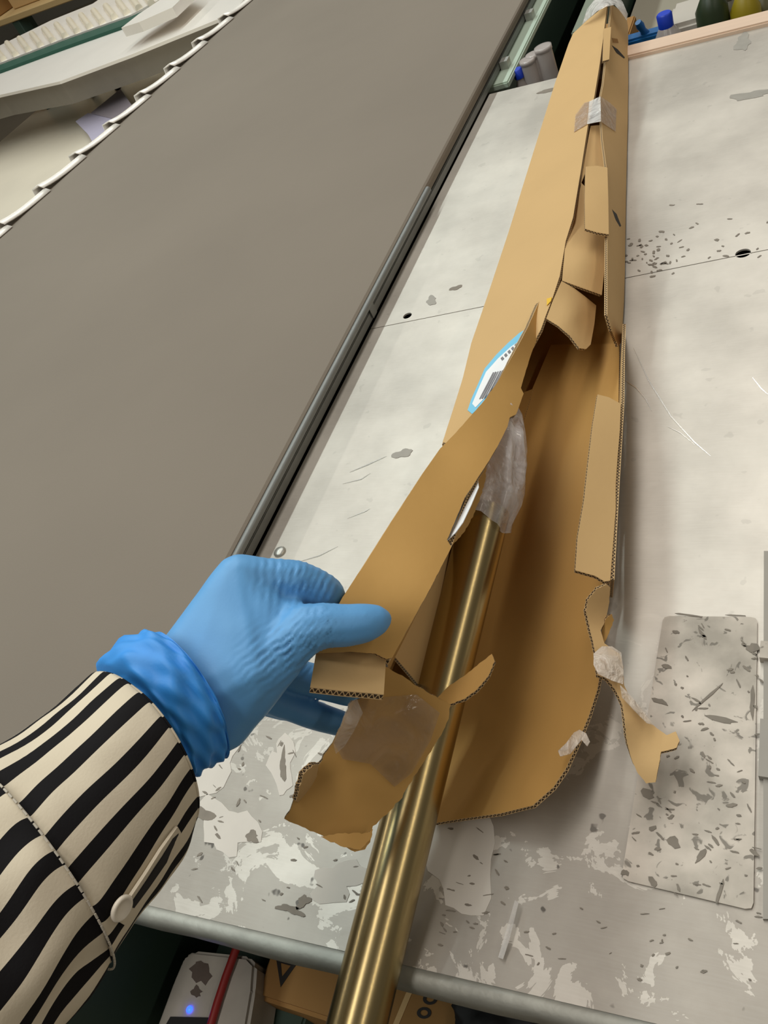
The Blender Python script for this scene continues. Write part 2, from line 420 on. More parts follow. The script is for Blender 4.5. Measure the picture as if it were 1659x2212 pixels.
def loft(name, rails, parent, front, back, edge=None, thick=0.0026, n=24, m=6, wob=0.0, seed=1):
    """card spanned between 3D polylines (rails), straight between neighbouring rails"""
    def res(pl, n):
        pl = [Vector(p) for p in pl]; L = [0]
        for i in range(1, len(pl)): L.append(L[-1] + (pl[i] - pl[i - 1]).length)
        out = []
        for k in range(n):
            s = L[-1] * k / (n - 1); i = max(j for j in range(len(L)) if L[j] <= s + 1e-9); i = min(i, len(pl) - 2)
            out.append(pl[i].lerp(pl[i + 1], (s - L[i]) / max(1e-9, L[i + 1] - L[i])))
        return out
    if len(set(len(r) for r in rails)) == 1:      # matching points: keep them paired
        def res(pl, n):
            pl = [Vector(p) for p in pl]; k = len(pl) - 1; out = []
            for i in range(n):
                x = k * i / (n - 1); j = min(int(x), k - 1); out.append(pl[j].lerp(pl[j + 1], x - j))
            return out
    rr = [res(r, n) for r in rails]; rows = []
    for i in range(len(rr) - 1):
        for k in range(m):
            t = k / m; rows.append([a.lerp(b, t) for a, b in zip(rr[i], rr[i + 1])])
    rows.append(rr[-1]); V = [p for r in rows for p in r]; nr = len(rows)
    if wob: V = [p + Vector((0, 0, wob * noise.noise(p * 25 + Vector((seed, 0, 0))))) for p in V]
    tri = []
    for i in range(nr - 1):
        for j in range(n - 1):
            a, b, c, d = i * n + j, i * n + j + 1, (i + 1) * n + j + 1, (i + 1) * n + j
            tri += [(a, b, c), (a, c, d)]
    loop = [j for j in range(n)] + [i * n + n - 1 for i in range(1, nr)] + [(nr - 1) * n + j for j in range(n - 2, -1, -1)] + [i * n for i in range(nr - 2, 0, -1)]
    return solid_sheet(name, V, tri, loop, thick, (front, back, edge or m_flute), parent)

#==BUILD==
# ================================================================== the room
fl = box('floor', -9, 5, -3, 9, -TZ - 0.05, -TZ, m_floor); struct(fl)
m_wall = mat('room_wall', srgb(150, 146, 136), 0.8, var=0.05, scale=2)
struct(box('wall_back', -9, 5, 9, 9.1, -TZ, 2.6, m_wall)); struct(box('wall_left', -9.1, -9, -3, 9, -TZ, 2.6, m_wall))

# ================================================================== the packing bench
bench = thing('work_bench', 'worn sheet metal packing bench beside the grey conveyor belt', 'bench', (0.1, 0.67, 0))
XL, XR = -0.5005, 0.62
YF0, YF1 = 0.080, 0.030
def y_front(x): return YF0 + (x + 0.447) * YF1
def y_seam(x): return 0.714 + (x + 0.512) * 0.086
def y_far(x): return 1.262 - (x + 0.5) * 0.070
def panel(name, ya, yb, holes=()):
    outer = [Vector((XL, ya(XL), 0)), Vector((XR, ya(XR), 0)), Vector((XR, yb(XR), 0)), Vector((XL, yb(XL), 0))]
    loops = [outer]
    for (c, r) in holes:
        loops.append([Vector((c.x + r * math.cos(a), c.y + r * math.sin(a), 0)) for a in [-2 * math.pi * k / 20 for k in range(20)]])
    tris = geometry.tessellate_polygon(loops); flat = [p for l in loops for p in l]
    bm = bmesh.new(); T = 0.0018
    A = [bm.verts.new((p.x, p.y, TZ)) for p in flat]; B = [bm.verts.new((p.x, p.y, TZ - T)) for p in flat]
    for t in tris:
        bm.faces.new([A[i] for i in t]); bm.faces.new([B[i] for i in t[::-1]])
    k = 0
    for l in loops:
        n = len(l)
        for i in range(n): bm.faces.new((A[k + i], B[k + i], B[k + (i + 1) % n], A[k + (i + 1) % n]))
        k += n
    bmesh.ops.recalc_face_normals(bm, faces=bm.faces[:])
    return obj(name, bm, bench, m_table)
panel('top_panel', lambda x: y_front(x) + 0.010, lambda x: y_seam(x) - 0.0006)
panel('top_panel', lambda x: y_seam(x) + 0.0006, lambda x: y_far(x) - 0.004, [(P(880, 682), 0.0052), (P(1605, 547), 0.0068)])
# core below the sheets, coloured dark so the holes read black
bm = bmesh.new()
q = [(XL + .01, y_front(XL) + .02), (XR - .01, y_front(XR) + .02), (XR - .01, y_far(XR) - .02), (XL + .01, y_far(XL) - .02)]
vs = [bm.verts.new((x, y, TZ - .012)) for x, y in q] + [bm.verts.new((x, y, TZ - .04)) for x, y in q]
for f in ((0, 1, 2, 3), (7, 6, 5, 4), (0, 4, 5, 1), (1, 5, 6, 2), (2, 6, 7, 3), (3, 7, 4, 0)): bm.faces.new([vs[i] for i in f])
obj('bench_core', bm, bench, m_void)
# rolled front nosing
prof = [(0.0105, -0.0002), (0.006, 0.0), (0.0025, -0.0012), (0.0006, -0.0035), (0.0, -0.007), (0.0, -0.017), (0.002, -0.021), (0.012, -0.022)]
bm = bmesh.new(); NS = 40; rows = []
for i in range(NS + 1):
    x = -0.462 + (XR + 0.462) * i / NS
    dent = 0.0016 * noise.noise(Vector((x * 28, 3.1, 0))) + 0.0008 * noise.noise(Vector((x * 90, 9.1, 0)))
    rows.append([bm.verts.new((x, y_front(x) + a - dent * min(1, -b / .004 + .1), TZ + b + (0.3 * dent if -0.02 < b < -0.001 else 0))) for a, b in prof])
for i in range(NS):
    for j in range(len(prof) - 1):
        f = bm.faces.new((rows[i][j], rows[i][j + 1], rows[i + 1][j + 1], rows[i + 1][j])); f.smooth = True
bmesh.ops.recalc_face_normals(bm, faces=bm.faces[:])
m_nose = mat('nosing_metal', srgb(160, 160, 152), 0.48, 0.4, var=0.3, scale=45, bump=0.3, bscale=80)
no = obj('front_nosing', bm, bench, m_nose)
sd = no.modifiers.new('s', 'SOLIDIFY'); sd.thickness = 0.0012; sd.offset = -1
# pale wooden strip along the far edge
bm = bmesh.new()
x0, x1 = -0.345, XR
q = [(x0, y_far(x0) - .004), (x1, y_far(x1) - .004), (x1, y_far(x1) + .031), (x0, y_far(x0) + .031)]
vs = [bm.verts.new((x, y, TZ + .006)) for x, y in q] + [bm.verts.new((x, y, TZ - .02)) for x, y in q]
for f in ((0, 1, 2, 3), (7, 6, 5, 4), (0, 4, 5, 1), (1, 5, 6, 2), (2, 6, 7, 3), (3, 7, 4, 0)): bm.faces.new([vs[i] for i in f])
bmesh.ops.recalc_face_normals(bm, faces=bm.faces[:]); bmesh.ops.bevel(bm, geom=bm.edges[:], offset=0.002, segments=2, affect='EDGES')
o = obj('wooden_strip', bm, bench, m_wood); o['label'] = 'pale wooden strip along the far edge'
# legs, lower shelf and the ledge behind
for lx, ly in ((-0.40, 0.20), (XR - .05, 0.25), (-0.40, 1.18), (XR - .05, 1.10)):
    box('leg', lx - .02, lx + .02, ly - .02, ly + .02, -TZ, -.04, m_darkgreen, bench)
box('lower_shelf', -0.46, XR - .02, 0.12, 1.15, -.33, -.315, m_darkgreen, bench)
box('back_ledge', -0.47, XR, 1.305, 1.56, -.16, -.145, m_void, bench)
# speckled inset plate and the guide rail beside it
pts = [P(1437, 1331), P(1649, 1336), P(1640, 1960), P(1343, 1898)]
bm = bmesh.new()
T = 0.0014
a = pts[0]; plate = [Vector((-0.1325, 0.3425, 0)), Vector((-0.0745, 0.3445, 0)), Vector((-0.0645, 0.163, 0)), Vector((-0.1325, 0.166, 0))]
rp = []
for i, p in enumerate(plate):
    pa, pb = plate[i - 1], plate[(i + 1) % 4]
    for t in (0, .5, 1):
        e1 = p.lerp(pa, .004 / (pa - p).length); e2 = p.lerp(pb, .004 / (pb - p).length)
        rp.append(e1.lerp(p, t).lerp(p.lerp(e2, t), t))
vs = [bm.verts.new((p.x, p.y, TZ + T)) for p in rp]; f = bm.faces.new(vs)
r = bmesh.ops.extrude_face_region(bm, geom=[f]); bmesh.ops.translate(bm, vec=(0, 0, -T + .0001), verts=[v for v in r['geom'] if isinstance(v, bmesh.types.BMVert)])
bmesh.ops.recalc_face_normals(bm, faces=bm.faces[:])
o = obj('inset_plate', bm, bench, m_plate); o['label'] = 'speckled plate covered in glue residue'
def plan_box(name, top, h0, h1, m):
    bm = bmesh.new(); T_ = [P(u, v, h1) for u, v in top]; A = [bm.verts.new(p) for p in T_]; B = [bm.verts.new((p.x, p.y, TZ + h0)) for p in T_]; n = len(A)
    bm.faces.new(A); bm.faces.new(B[::-1])
    for i in range(n): bm.faces.new((A[i], B[i], B[(i + 1) % n], A[(i + 1) % n]))
    bmesh.ops.recalc_face_normals(bm, faces=bm.faces[:]); return obj(name, bm, bench, m)
plan_box('guide_rail', [(1650, 1190), (1672, 1190), (1668, 1985), (1648, 1985)], 0.0, 0.0022, m_rail)
plan_box('rail_clip', [(1642, 1552), (1690, 1556), (1690, 1684), (1638, 1676)], 0.0002, 0.0050, m_rail)
plan_box('rail_clip', [(1643, 1384), (1680, 1386), (1680, 1424), (1640, 1420)], 0.0002, 0.0058, m_plate)

# residue: torn paper, dark stains and flecks stuck to the sheet
m_paper = mat('old_paper', srgb(204, 198, 189), 0.8, var=0.06, scale=60)
m_stain = mat('dark_stain', srgb(126, 118, 107), 0.7, var=0.25, scale=120)
def blob(name, u, v, ru, rv, ang, m, seed, jag=0.35, lift=0.0003, n=22, z=None):
    rnd = random.Random(seed); ph = [rnd.uniform(0, 6.28) for _ in range(4)]; ca, sa = math.cos(ang), math.sin(ang); c = []
    for k in range(n):
        a = 2 * math.pi * k / n; r = 1 + jag * (0.5 * math.sin(2 * a + ph[0]) + 0.4 * math.sin(3 * a + ph[1]) + 0.35 * math.sin(5 * a + ph[2]) + 0.3 * rnd.uniform(-1, 1))
        x, y = r * ru * math.cos(a), r * rv * math.sin(a); c.append(P(u + x * ca - y * sa, v + x * sa + y * ca, 0))
    bm = bmesh.new(); zz = TZ + lift + (z or 0)
    ce = bm.verts.new((sum(p.x for p in c) / n, sum(p.y for p in c) / n, zz)); vs = [bm.verts.new((p.x, p.y, zz)) for p in c]; lo = [bm.verts.new((p.x, p.y, zz - lift * .8)) for p in c]
    for k in range(n):
        bm.faces.new((ce, vs[k], vs[(k + 1) % n])); bm.faces.new((vs[k], lo[k], lo[(k + 1) % n], vs[(k + 1) % n]))
    bmesh.ops.recalc_face_normals(bm, faces=bm.faces[:])
    return obj(name, bm, bench, m)
blob('paper_residue', 495, 1790, 55, 60, 0.4, m_paper, 3, 0.5)
blob('paper_residue', 455, 1640, 60, 70, 0.2, m_paper, 5, 0.3)
blob('paper_residue', 730, 1905, 60, 42, -0.2, m_paper, 9, 0.4)
blob('paper_residue', 610, 1650, 26, 62, -0.1, m_paper, 12, 0.4)
blob('paper_residue', 1000, 1850, 70, 130, 0.1, m_paper, 14, 0.25)
blob('dark_stain', 428, 1757, 32, 15, 0.15, m_stain, 4, 0.4, 0.0005)
blob('dark_stain', 545, 1808, 15, 11, 0.0, m_stain, 6, 0.4, 0.0005)
blob('dark_stain', 628, 1965, 26, 10, 0.3, m_stain, 8, 0.5, 0.0005)
blob('dark_stain', 655, 1948, 12, 14, 0.3, m_stain, 10, 0.5, 0.0005)
blob('dark_stain', 985, 622, 14, 4, -0.25, m_stain, 11, 0.3, 0.0004)
blob('dark_stain', 1180, 197, 17, 4, -0.25, m_stain, 13, 0.25, 0.0004)
blob('dark_stain', 612, 1655, 7, 30, 0.1, m_stain, 15, 0.5, 0.0006)
m_faint = mat('faint_ring', srgb(150, 146, 138), 0.6, var=0.15, scale=90)
blob('dark_stain', 1625, 205, 42, 9, -0.15, m_faint, 16, 0.4, 0.0004)
blob('dark_stain', 1605, 92, 18, 16, -0.4, m_faint, 17, 0.4, 0.0004)
blob('dark_stain', 870, 980, 20, 9, -0.3, m_faint, 18, 0.35, 0.0004)
blob('dark_stain', 932, 650, 12, 9, -0.3, m_faint, 19, 0.35, 0.0004)
m_hole = m_void
def flecks(name, spots, m, z=0.0):
    bm = bmesh.new()
    for i, (u, v, ln, wd, ang) in enumerate(spots):
        rnd = random.Random(i * 13 + 5); n = 9; ph = rnd.uniform(0, 6)
        c = []
        for k in range(n):
            a = 2 * math.pi * k / n; r = 1 + .35 * math.sin(2 * a + ph) + rnd.uniform(-.25, .25)
            x, y = ln * r * math.cos(a), wd * r * math.sin(a); p = P(u + x * math.cos(ang) - y * math.sin(ang), v + x * math.sin(ang) + y * math.cos(ang), z)
            c.append(bm.verts.new((p.x, p.y, TZ + z + .0004)))
        f = bm.faces.new(c)
        if f.normal.z < 0: f.normal_flip()
        lo = [bm.verts.new((p.co.x, p.co.y, TZ + z + .0001)) for p in c]
        for k in range(n): bm.faces.new((c[k], lo[k], lo[(k + 1) % n], c[(k + 1) % n]))
    bmesh.ops.recalc_face_normals(bm, faces=bm.faces[:])
    o = obj(name, bm, bench, m); o['kind'] = 'stuff'; return o
rnd = random.Random(21)
sp = []
for _ in range(90):                                   # on the speckled plate
    v = rnd.uniform(1350, 1935); f_ = (v - 1330) / 565; ul = 1437 - 93 * f_ + 10
    sp.append((rnd.uniform(ul, 1645), v, rnd.uniform(2.5, 9), rnd.uniform(1.2, 3.4), rnd.uniform(-.3, 1.2)))
for u, v, l, w_, a in ((1425, 1515, 16, 6, .5), (1440, 1440, 11, 5, .4), (1517, 1370, 12, 4, .9), (1530, 1505, 45, 2.5, -.75), (1560, 1555, 34, 6, .3), (1625, 1400, 16, 9, .6), (1625, 1520, 6, 26, 0), (1455, 1820, 14, 12, 0), (1515, 1848, 22, 6, -.8), (1545, 1815, 11, 4, 1.1), (1555, 1925, 22, 6, -1.3), (1400, 1715, 18, 8, .2), (1580, 1740, 12, 4, .1), (1410, 1790, 7, 7, 0), (1630, 1842, 14, 4, .5), (1450, 1765, 8, 4, 0), (1590, 1330, 18, 2, 0), (1485, 1329, 26, 2, .1), (1410, 1905, 10, 8, .6), (1350, 1885, 7, 9, 0)):
    sp.append((u, v, l, w_, a))
flecks('residue_flecks', sp, m_stain, 0.0014)
sp = []
for _ in range(46): sp.append((rnd.gauss(1410, 38), rnd.gauss(552, 26), rnd.uniform(2, 6), rnd.uniform(1, 3), rnd.uniform(-.4, .2)))
for _ in range(50): sp.append((rnd.uniform(400, 780), rnd.uniform(1560, 1960), rnd.uniform(3, 9), rnd.uniform(1, 3), rnd.uniform(-1.2, 1.2)))
for _ in range(28): sp.append((rnd.uniform(930, 1100), rnd.uniform(1780, 2050), rnd.uniform(3, 10), rnd.uniform(1, 3), rnd.uniform(-.3, .9)))
for _ in range(30): sp.append((rnd.uniform(1100, 1650), rnd.uniform(1960, 2120), rnd.uniform(2, 8), rnd.uniform(1, 3), rnd.uniform(-.5, .5)))
for _ in range(18): sp.append((rnd.uniform(1420, 1659), rnd.uniform(440, 560), rnd.uniform(2, 6), rnd.uniform(1, 2.5), rnd.uniform(-.5, .2)))
sp = [q for q in sp if P(q[0], q[1]).y > y_front(P(q[0], q[1]).x) + .02]
flecks('residue_flecks', sp, m_stain)
# scratches that catch the light
m_scratch = mat('bright_scratch', srgb(246, 244, 238), 0.2, 0.8, var=0.02)
def scratch(pl, wpx=1.1):
    bm = bmesh.new(); L = []; n = len(pl)
    for i, (u, v) in enumerate(pl):
        a = pl[max(i - 1, 0)]; b = pl[min(i + 1, n - 1)]; du, dv = b[0] - a[0], b[1] - a[1]; l = math.hypot(du, dv); ww = wpx * (0.25 if i in (0, n - 1) else 1)
        L.append([bm.verts.new(P(u - dv / l * ww, v + du / l * ww, .0003)), bm.verts.new(P(u + dv / l * ww, v - du / l * ww, .0003))])
    for i in range(n - 1):
        f = bm.faces.new((L[i][0], L[i][1], L[i + 1][1], L[i + 1][0]))
    bmesh.ops.recalc_face_normals(bm, faces=bm.faces[:])
    return obj('scratch', bm, bench, m_scratch)
scratch([(1368, 750), (1400, 820), (1450, 900), (1500, 955), (1535, 985)]); scratch([(1350, 822), (1375, 838), (1395, 862), (1408, 888)])
scratch([(1440, 920), (1470, 935), (1500, 960)], 0.8); scratch([(755, 1020), (795, 1003), (835, 985)], 1.2); scratch([(740, 1045), (780, 1035), (800, 1022)], 0.9)
scratch([(750, 1120), (790, 1104), (800, 1098)], 0.8); scratch([(1625, 815), (1645, 840), (1659, 852)], 0.9); scratch([(640, 1215), (690, 1200), (730, 1180)], 0.9)
# bolt heads beside the belt
for u, v in ((793, 694), (770, 730), (605, 1193)):
    p = P(u, v); lathe('bolt_head', (p.x, p.y, TZ), [(.006, 0), (.006, .0012), (.004, .003), (.0008, .0036)], m_steel, bench, 14)

# ================================================================== the conveyor
conv = thing('belt_conveyor', 'belt conveyor with wide grey-brown rubber belt running beside the bench', 'conveyor', (-1.0, 1.2, 0))
YA, YB = -0.9, 4.2
def x_beltL(y): return -1.497 + 0.105 * (y - 1.162)
bm = bmesh.new(); prof = []
NB = 30; rows = []
for i in range(NB + 1):
    y = YA + (YB - YA) * i / NB; xl, xr = x_beltL(y), -0.500
    pr = [(xl, .014), (xl, .024), (xl + .004, .0285), (xl + .3, .030), (xr - .3, .030), (xr - .003, .0295), (xr - .0006, .0275), (xr, .024), (xr - .001, .0165), (xr - .004, .014)]
    rows.append([bm.verts.new((x, y, TZ + h)) for x, h in pr])
for i in range(NB):
    k = len(rows[0])
    for j in range(k):
        f = bm.faces.new((rows[i][j], rows[i + 1][j], rows[i + 1][(j + 1) % k], rows[i][(j + 1) % k])); f.smooth = False
for q in (rows[0], rows[-1][::-1]): bm.faces.new(q)
bmesh.ops.recalc_face_normals(bm, faces=bm.faces[:])
obj('belt', bm, conv, m_belt)
box('belt_bed', -1.40, -0.53, YA, YB, -0.03, 0.0135, m_void, conv)
box('side_panel', -0.548, -0.538, YA, YB, -0.42, -0.004, m_darkgreen, conv, .002)
box('frame_flange', -0.517, -0.478, 1.285, YB, -0.010, 0.0, m_green, conv, .002)
box('edge_strip', -0.536, -0.5015, YA, YB, 0.002, 0.0125, m_rodgrey, conv, .001)
pa, pb = P(505, 1200, .026), P(920, 405, .026)
xr = (pa.x + pb.x) / 2 + .001
tube('guard_rod', [(xr, -0.6, TZ + .023), (xr, pb.y, TZ + .023)], .0042, m_rodgrey, conv, 14)
for y in (-.3, .735): box('rod_clip', -0.5005, xr - .001, y - .006, y + .006, .004, .020, m_rodgrey, conv)
for i in range(9):
    y = 1.34 + i * 0.17; box('bracket', -0.5005, -0.488, y - .008, y + .008, .0, .012, m_steel, conv)
for lx in (-0.60, -1.36):
    for ly in (-.6, 1.1, 2.9): box('leg', lx - .03, lx + .03, ly - .03, ly + .03, -TZ, -.03, m_darkgreen, conv)
box('cross_beam', -1.39, -.57, 1.07, 1.13, -.5, -.44, m_darkgreen, conv)
# lapped metal clips along the far edge
for i in range(26):
    y = 0.55 + i * 0.125; x = x_beltL(y)
    bm = bmesh.new(); rr = random.Random(i)
    prof = [(0.012, .0315), (0.0, .036 + rr.uniform(0, .004)), (-0.022, .033), (-0.027, .018), (-0.020, .004)]
    n = 7; rows = []
    for k in range(n):
        t = k / (n - 1); yy = y + t * 0.128; k_in = 0.010 * t ** 2; up = 0.010 * (1 - t) ** 3
        rows.append([bm.verts.new((x_beltL(yy) + a + k_in, yy, TZ + b + up * (1 if j < 3 else .3))) for j, (a, b) in enumerate(prof)])
    for k in range(n - 1):
        for j in range(4): bm.faces.new((rows[k][j], rows[k + 1][j], rows[k + 1][j + 1], rows[k][j + 1])).smooth = True
    bmesh.ops.recalc_face_normals(bm, faces=bm.faces[:])
    o = obj('edge_clip', bm, conv, m_bright); sd = o.modifiers.new('s', 'SOLIDIFY'); sd.thickness = .0025

# ================================================================== the long carton
carton = thing('cardboard_carton', 'long narrow brown cardboard carton, torn open at the near end', 'box', (-0.27, 0.8, TZ))
RIDGE = [(1312, 8, .055), (1304, 72, .058), (1296, 135, .060), (1284, 207, .062), (1270, 270, .063), (1254, 373, .065), (1238, 469, .067), (1222, 520, .068), (1209, 596, .068), (1193, 645, .068), (1179, 681, .068)]
LEFT = [(1268, 44, .042), (1238, 72, .042), (1228, 95, .043), (1199, 179, .044), (1143, 358, .046), (1099, 500, .047), (1054, 636, .048), (1018, 741, .049), (1000, 816, .049), (980, 880, .050), (956, 955, .050)]
lid_poly = [p[:2] for p in RIDGE] + [(1168, 712), (1126, 790), (1090, 865), (1052, 928), (1000, 968)] + [p[:2] for p in LEFT[::-1]]  # extra lid edge, unseen under the strip, added to shade the interior
lid_ctrl = RIDGE + LEFT + [(1126, 790, .062), (1052, 928, .058)]
card('lid_panel', lid_poly, lid_ctrl, carton, m_kraft, m_kraft_in_shaded, step=22)
# right wall of the closed part (leans in towards the ridge)
RT = [(1322, 10, .054), (1312, 100, .057), (1304, 180, .059), (1297, 215, .060), (1302, 300, .061), (1310, 360, .062), (1312, 505, .062), (1312, 600, .062), (1312, 680, .060), (1322, 715, .045), (1336, 748, .022)]
RB = [(1352, 30), (1357, 60), (1357, 110), (1357, 180), (1356, 260), (1354, 340), (1352, 430), (1351, 500), (1350, 580), (1348, 650), (1345, 700), (1342, 740)]
wall_poly = [p[:2] for p in RT] + RB[::-1]
wall_ctrl = RT + [(u, v, .0045) for u, v in RB]
card('side_panel', wall_poly, wall_ctrl, carton, m_kraft, m_kraft_in_shaded, step=14)
# hidden left wall and floor, in world space under the lid edge
TLw = [P(*p) for p in LEFT]; BRw = [P(u, v, .003) for u, v in RB]
loft('left_panel', [[p + Vector((0.001, 0, -.003)) for p in TLw], [Vector((p.x - .004, p.y, TZ + .004)) for p in TLw]], carton, m_kraft_in_shaded, m_kraft, n=20, m=3)
def lerp_path(path, y):
    ps = sorted(path, key=lambda p: p.y)
    if y <= ps[0].y: return ps[0].x
    for a, b in zip(ps, ps[1:]):
        if a.y <= y <= b.y: return a.x + (b.x - a.x) * (y - a.y) / max(1e-9, b.y - a.y)
    return ps[-1].x
ys = np.linspace(0.50, 1.20, 14)
loft('base_panel', [[Vector((lerp_path(TLw, y) - .002, y, TZ + .0032)) for y in ys], [Vector((-0.247 - .14 * (y - .916) - .004, y, TZ + .0032)) for y in ys]], carton, m_kraft_in_shaded, m_kraft, n=20, m=4)
# open near part: floor, left wall running up to the lifted strip
fl_poly = [(1338, 742), (1337, 800), (1336, 870), (1334, 950), (1330, 1050), (1322, 1150), (1315, 1250), (1300, 1290), (1290, 1340), (1292, 1400), (1297, 1450), (1290, 1490), (1272, 1545), (1245, 1610), (1222, 1660), (1195, 1700), (1150, 1740), (1080, 1757), (1000, 1768), (940, 1778), (930, 1770),
           (872, 1745), (885, 1660), (900, 1580), (932, 1500), (968, 1400), (1005, 1290), (1050, 1170), (1100, 1000), (1150, 840), (1190, 745)]
fl_ctrl = [(1338, 742, .006), (1336, 870, .008), (1330, 1050, .010), (1315, 1250, .014), (1292, 1400, .022), (1290, 1490, .028), (1245, 1610, .034), (1195, 1700, .036), (1150, 1740, .034), (1080, 1757, .022), (940, 1778, .008), (872, 1745, .008),
           (932, 1500, .010), (1005, 1290, .012), (1100, 1000, .014), (1150, 840, .014), (1177, 1077, .003), (1122, 1288, .003), (1016, 1583, .004), (1200, 880, .004), (1230, 1100, .005), (1190, 1400, .009), (1120, 1600, .012)]
card('floor_panel', fl_poly, fl_ctrl, carton, m_kraft_in_shaded, m_kraft, step=12, wob=.0012)
ROD_A, ROD_B = P(1050, 1104, .078), P(812, 2050, .0200)
def rod_at(v):
    best = None
    for k in range(-80, 241):
        t = k / 160; p = ROD_A.lerp(ROD_B, t); c = np.array(p - EYE); cc = M.T @ c; vv = CY + F * cc[1] / cc[2]
        if best is None or abs(vv - v) < best[0]: best = (abs(vv - v), p)
    return best[1]
def behind(u, v, extra):      # point on the view ray of (u,v), behind the rod
    c = M.T @ np.array(rod_at(v) - EYE); return D(u, v, c[2] + extra)
strip_low = [D(1120, 860, .660), D(1040, 1020, .561), D(975, 1182, .495), D(930, 1272, .468), D(880, 1362, .460), D(838, 1436, .456)]
mida = [P(1095, 860, .020), P(1022, 1020, .020), P(962, 1190, .020), P(916, 1290, .018), P(872, 1390, .015), P(838, 1470, .012)]
_ff = tps(fl_ctrl)
mid = [P(u, v, _ff(u, v) + .0005) for u, v in ((1152, 840), (1102, 1000), (1052, 1170), (1007, 1290), (970, 1400), (934, 1500))]
loft('inner_wall', [strip_low, mida, mid], carton, m_kraft_in_shaded, m_kraft, n=26, m=8)
# left wall of the open part, hanging outside from the fold of the lifted strip
foldL = [D(958, 962, .584), D(917, 1020, .551), D(852, 1120, .506), D(792, 1215, .478), D(744, 1290, .457)]
# lifted strip held by the hand: inside face seen
st_poly = [(1186, 599), (1171, 637), (1150, 685), (1138, 712), (1119, 748), (1098, 784), (1074, 826), (1047, 864), (1020, 895), (985, 934), (950, 970), (915, 1020), (885, 1066), (850, 1120), (790, 1215), (740, 1290), (705, 1355), (680, 1412),
           (760, 1408), (812, 1412), (836, 1424), (847, 1421), (880, 1360), (930, 1270), (975, 1182), (966, 1166), (985, 1120), (1004, 1075), (1028, 1038), (1057, 994), (1075, 964), (1096, 922), (1101, 901), (1115, 895), (1131, 850), (1125, 838), (1145, 771), (1164, 722), (1182, 690), (1189, 604)]
st_ctrl = [(1185, 600, .800), (1187, 690, .778), (1150, 770, .715), (1120, 720, .715), (1060, 815, .650), (1128, 845, .655), (1010, 890, .610), (950, 970, .575), (1090, 945, .600), (1040, 1020, .556), (915, 1020, .545), (850, 1120, .500), (975, 1182, .490), (790, 1215, .472), (740, 1290, .451), (930, 1272, .463), (880, 1362, .455), (847, 1420, .450), (680, 1412, .444), (760, 1400, .446)]
card('lifted_strip', st_poly, st_ctrl, carton, m_kraft_in_shaded, m_kraft, step=10, use='d', jag=0.4, thick=.0042)
# layer of card behind it with the label underside, seen through the tear
lb_poly = [(1046, 1002), (1036, 1030), (1026, 1075), (1008, 1118), (990, 1150), (976, 1168), (962, 1160), (985, 1110), (1005, 1060), (1030, 1010)]
card('torn_layer', [(1052, 1000), (1048, 1040), (1036, 1082), (1018, 1122), (998, 1156), (978, 1176), (968, 1168), (1000, 1112), (1020, 1062), (1034, 1016)], [(1050, 1000, .582), (1036, 1080, .548), (978, 1176, .505), (968, 1168, .502), (1030, 1016, .574)], carton, m_kraft_in_shaded, m_kraft, step=6, use='d', jag=1.2)
m_label = mat('white_label', srgb(236, 238, 240), 0.4, var=0.02)
m_cyan = mat('cyan_label_border', srgb(120, 195, 228), 0.4, var=0.02)
m_bars = mat('barcode_grey', srgb(120, 118, 122), 0.5, var=0.05)
card('label_underside', [(1032, 1034), (1034, 1052), (1018, 1090), (1000, 1128), (984, 1150), (965, 1168), (962, 1158), (980, 1118), (1000, 1070)], [(1032, 1034, .556), (965, 1166, .4985), (1000, 1100, .5265)], carton, m_label, m_label, m_label, thick=.0004, step=10, use='d')
f_lid = tps(lid_ctrl)
def on_lid(name, poly, m, lift, step=12, parent=None): return card(name, poly, [(u, v, f_lid(u, v)) for u, v in poly], parent or carton, m, m, m, thick=.0003, step=step, lift=lift)
lab = on_lid('shipping_label', [(1010, 886), (1018, 862), (1034, 826), (1047, 796), (1072, 766), (1098, 740), (1122, 719), (1150, 702), (1138, 736), (1092, 810), (1052, 862), (1020, 894)], m_cyan, .0006)
lab['label'] = 'blue bordered white barcode label'
on_lid('label_face', [(1020, 872), (1036, 834), (1050, 803), (1076, 774), (1102, 750), (1128, 732), (1142, 726), (1128, 750), (1088, 808), (1048, 858), (1027, 880)], m_label, .0010, parent=lab)
for k in range(10):
    a = np.array((1036 + k * 5.0, 862 - k * 1.0)); b = a + np.array((30, -58)); d_ = np.array(((1.0, 1.6, .8)[k % 3], 0.4))
    on_lid('barcode_bar', [tuple(a - d_), tuple(b - d_), tuple(b + d_), tuple(a + d_)], m_bars, .0014, 20, lab)
for k in range(6):
    a = np.array((1081 + k * 7.5, 774 - k * 7.2)); on_lid('printed_digit', [tuple(a), tuple(a + (4.5, -4.3)), tuple(a + (8, .5)), tuple(a + (3.5, 4.8))], m_bars, .0014, 20, lab)
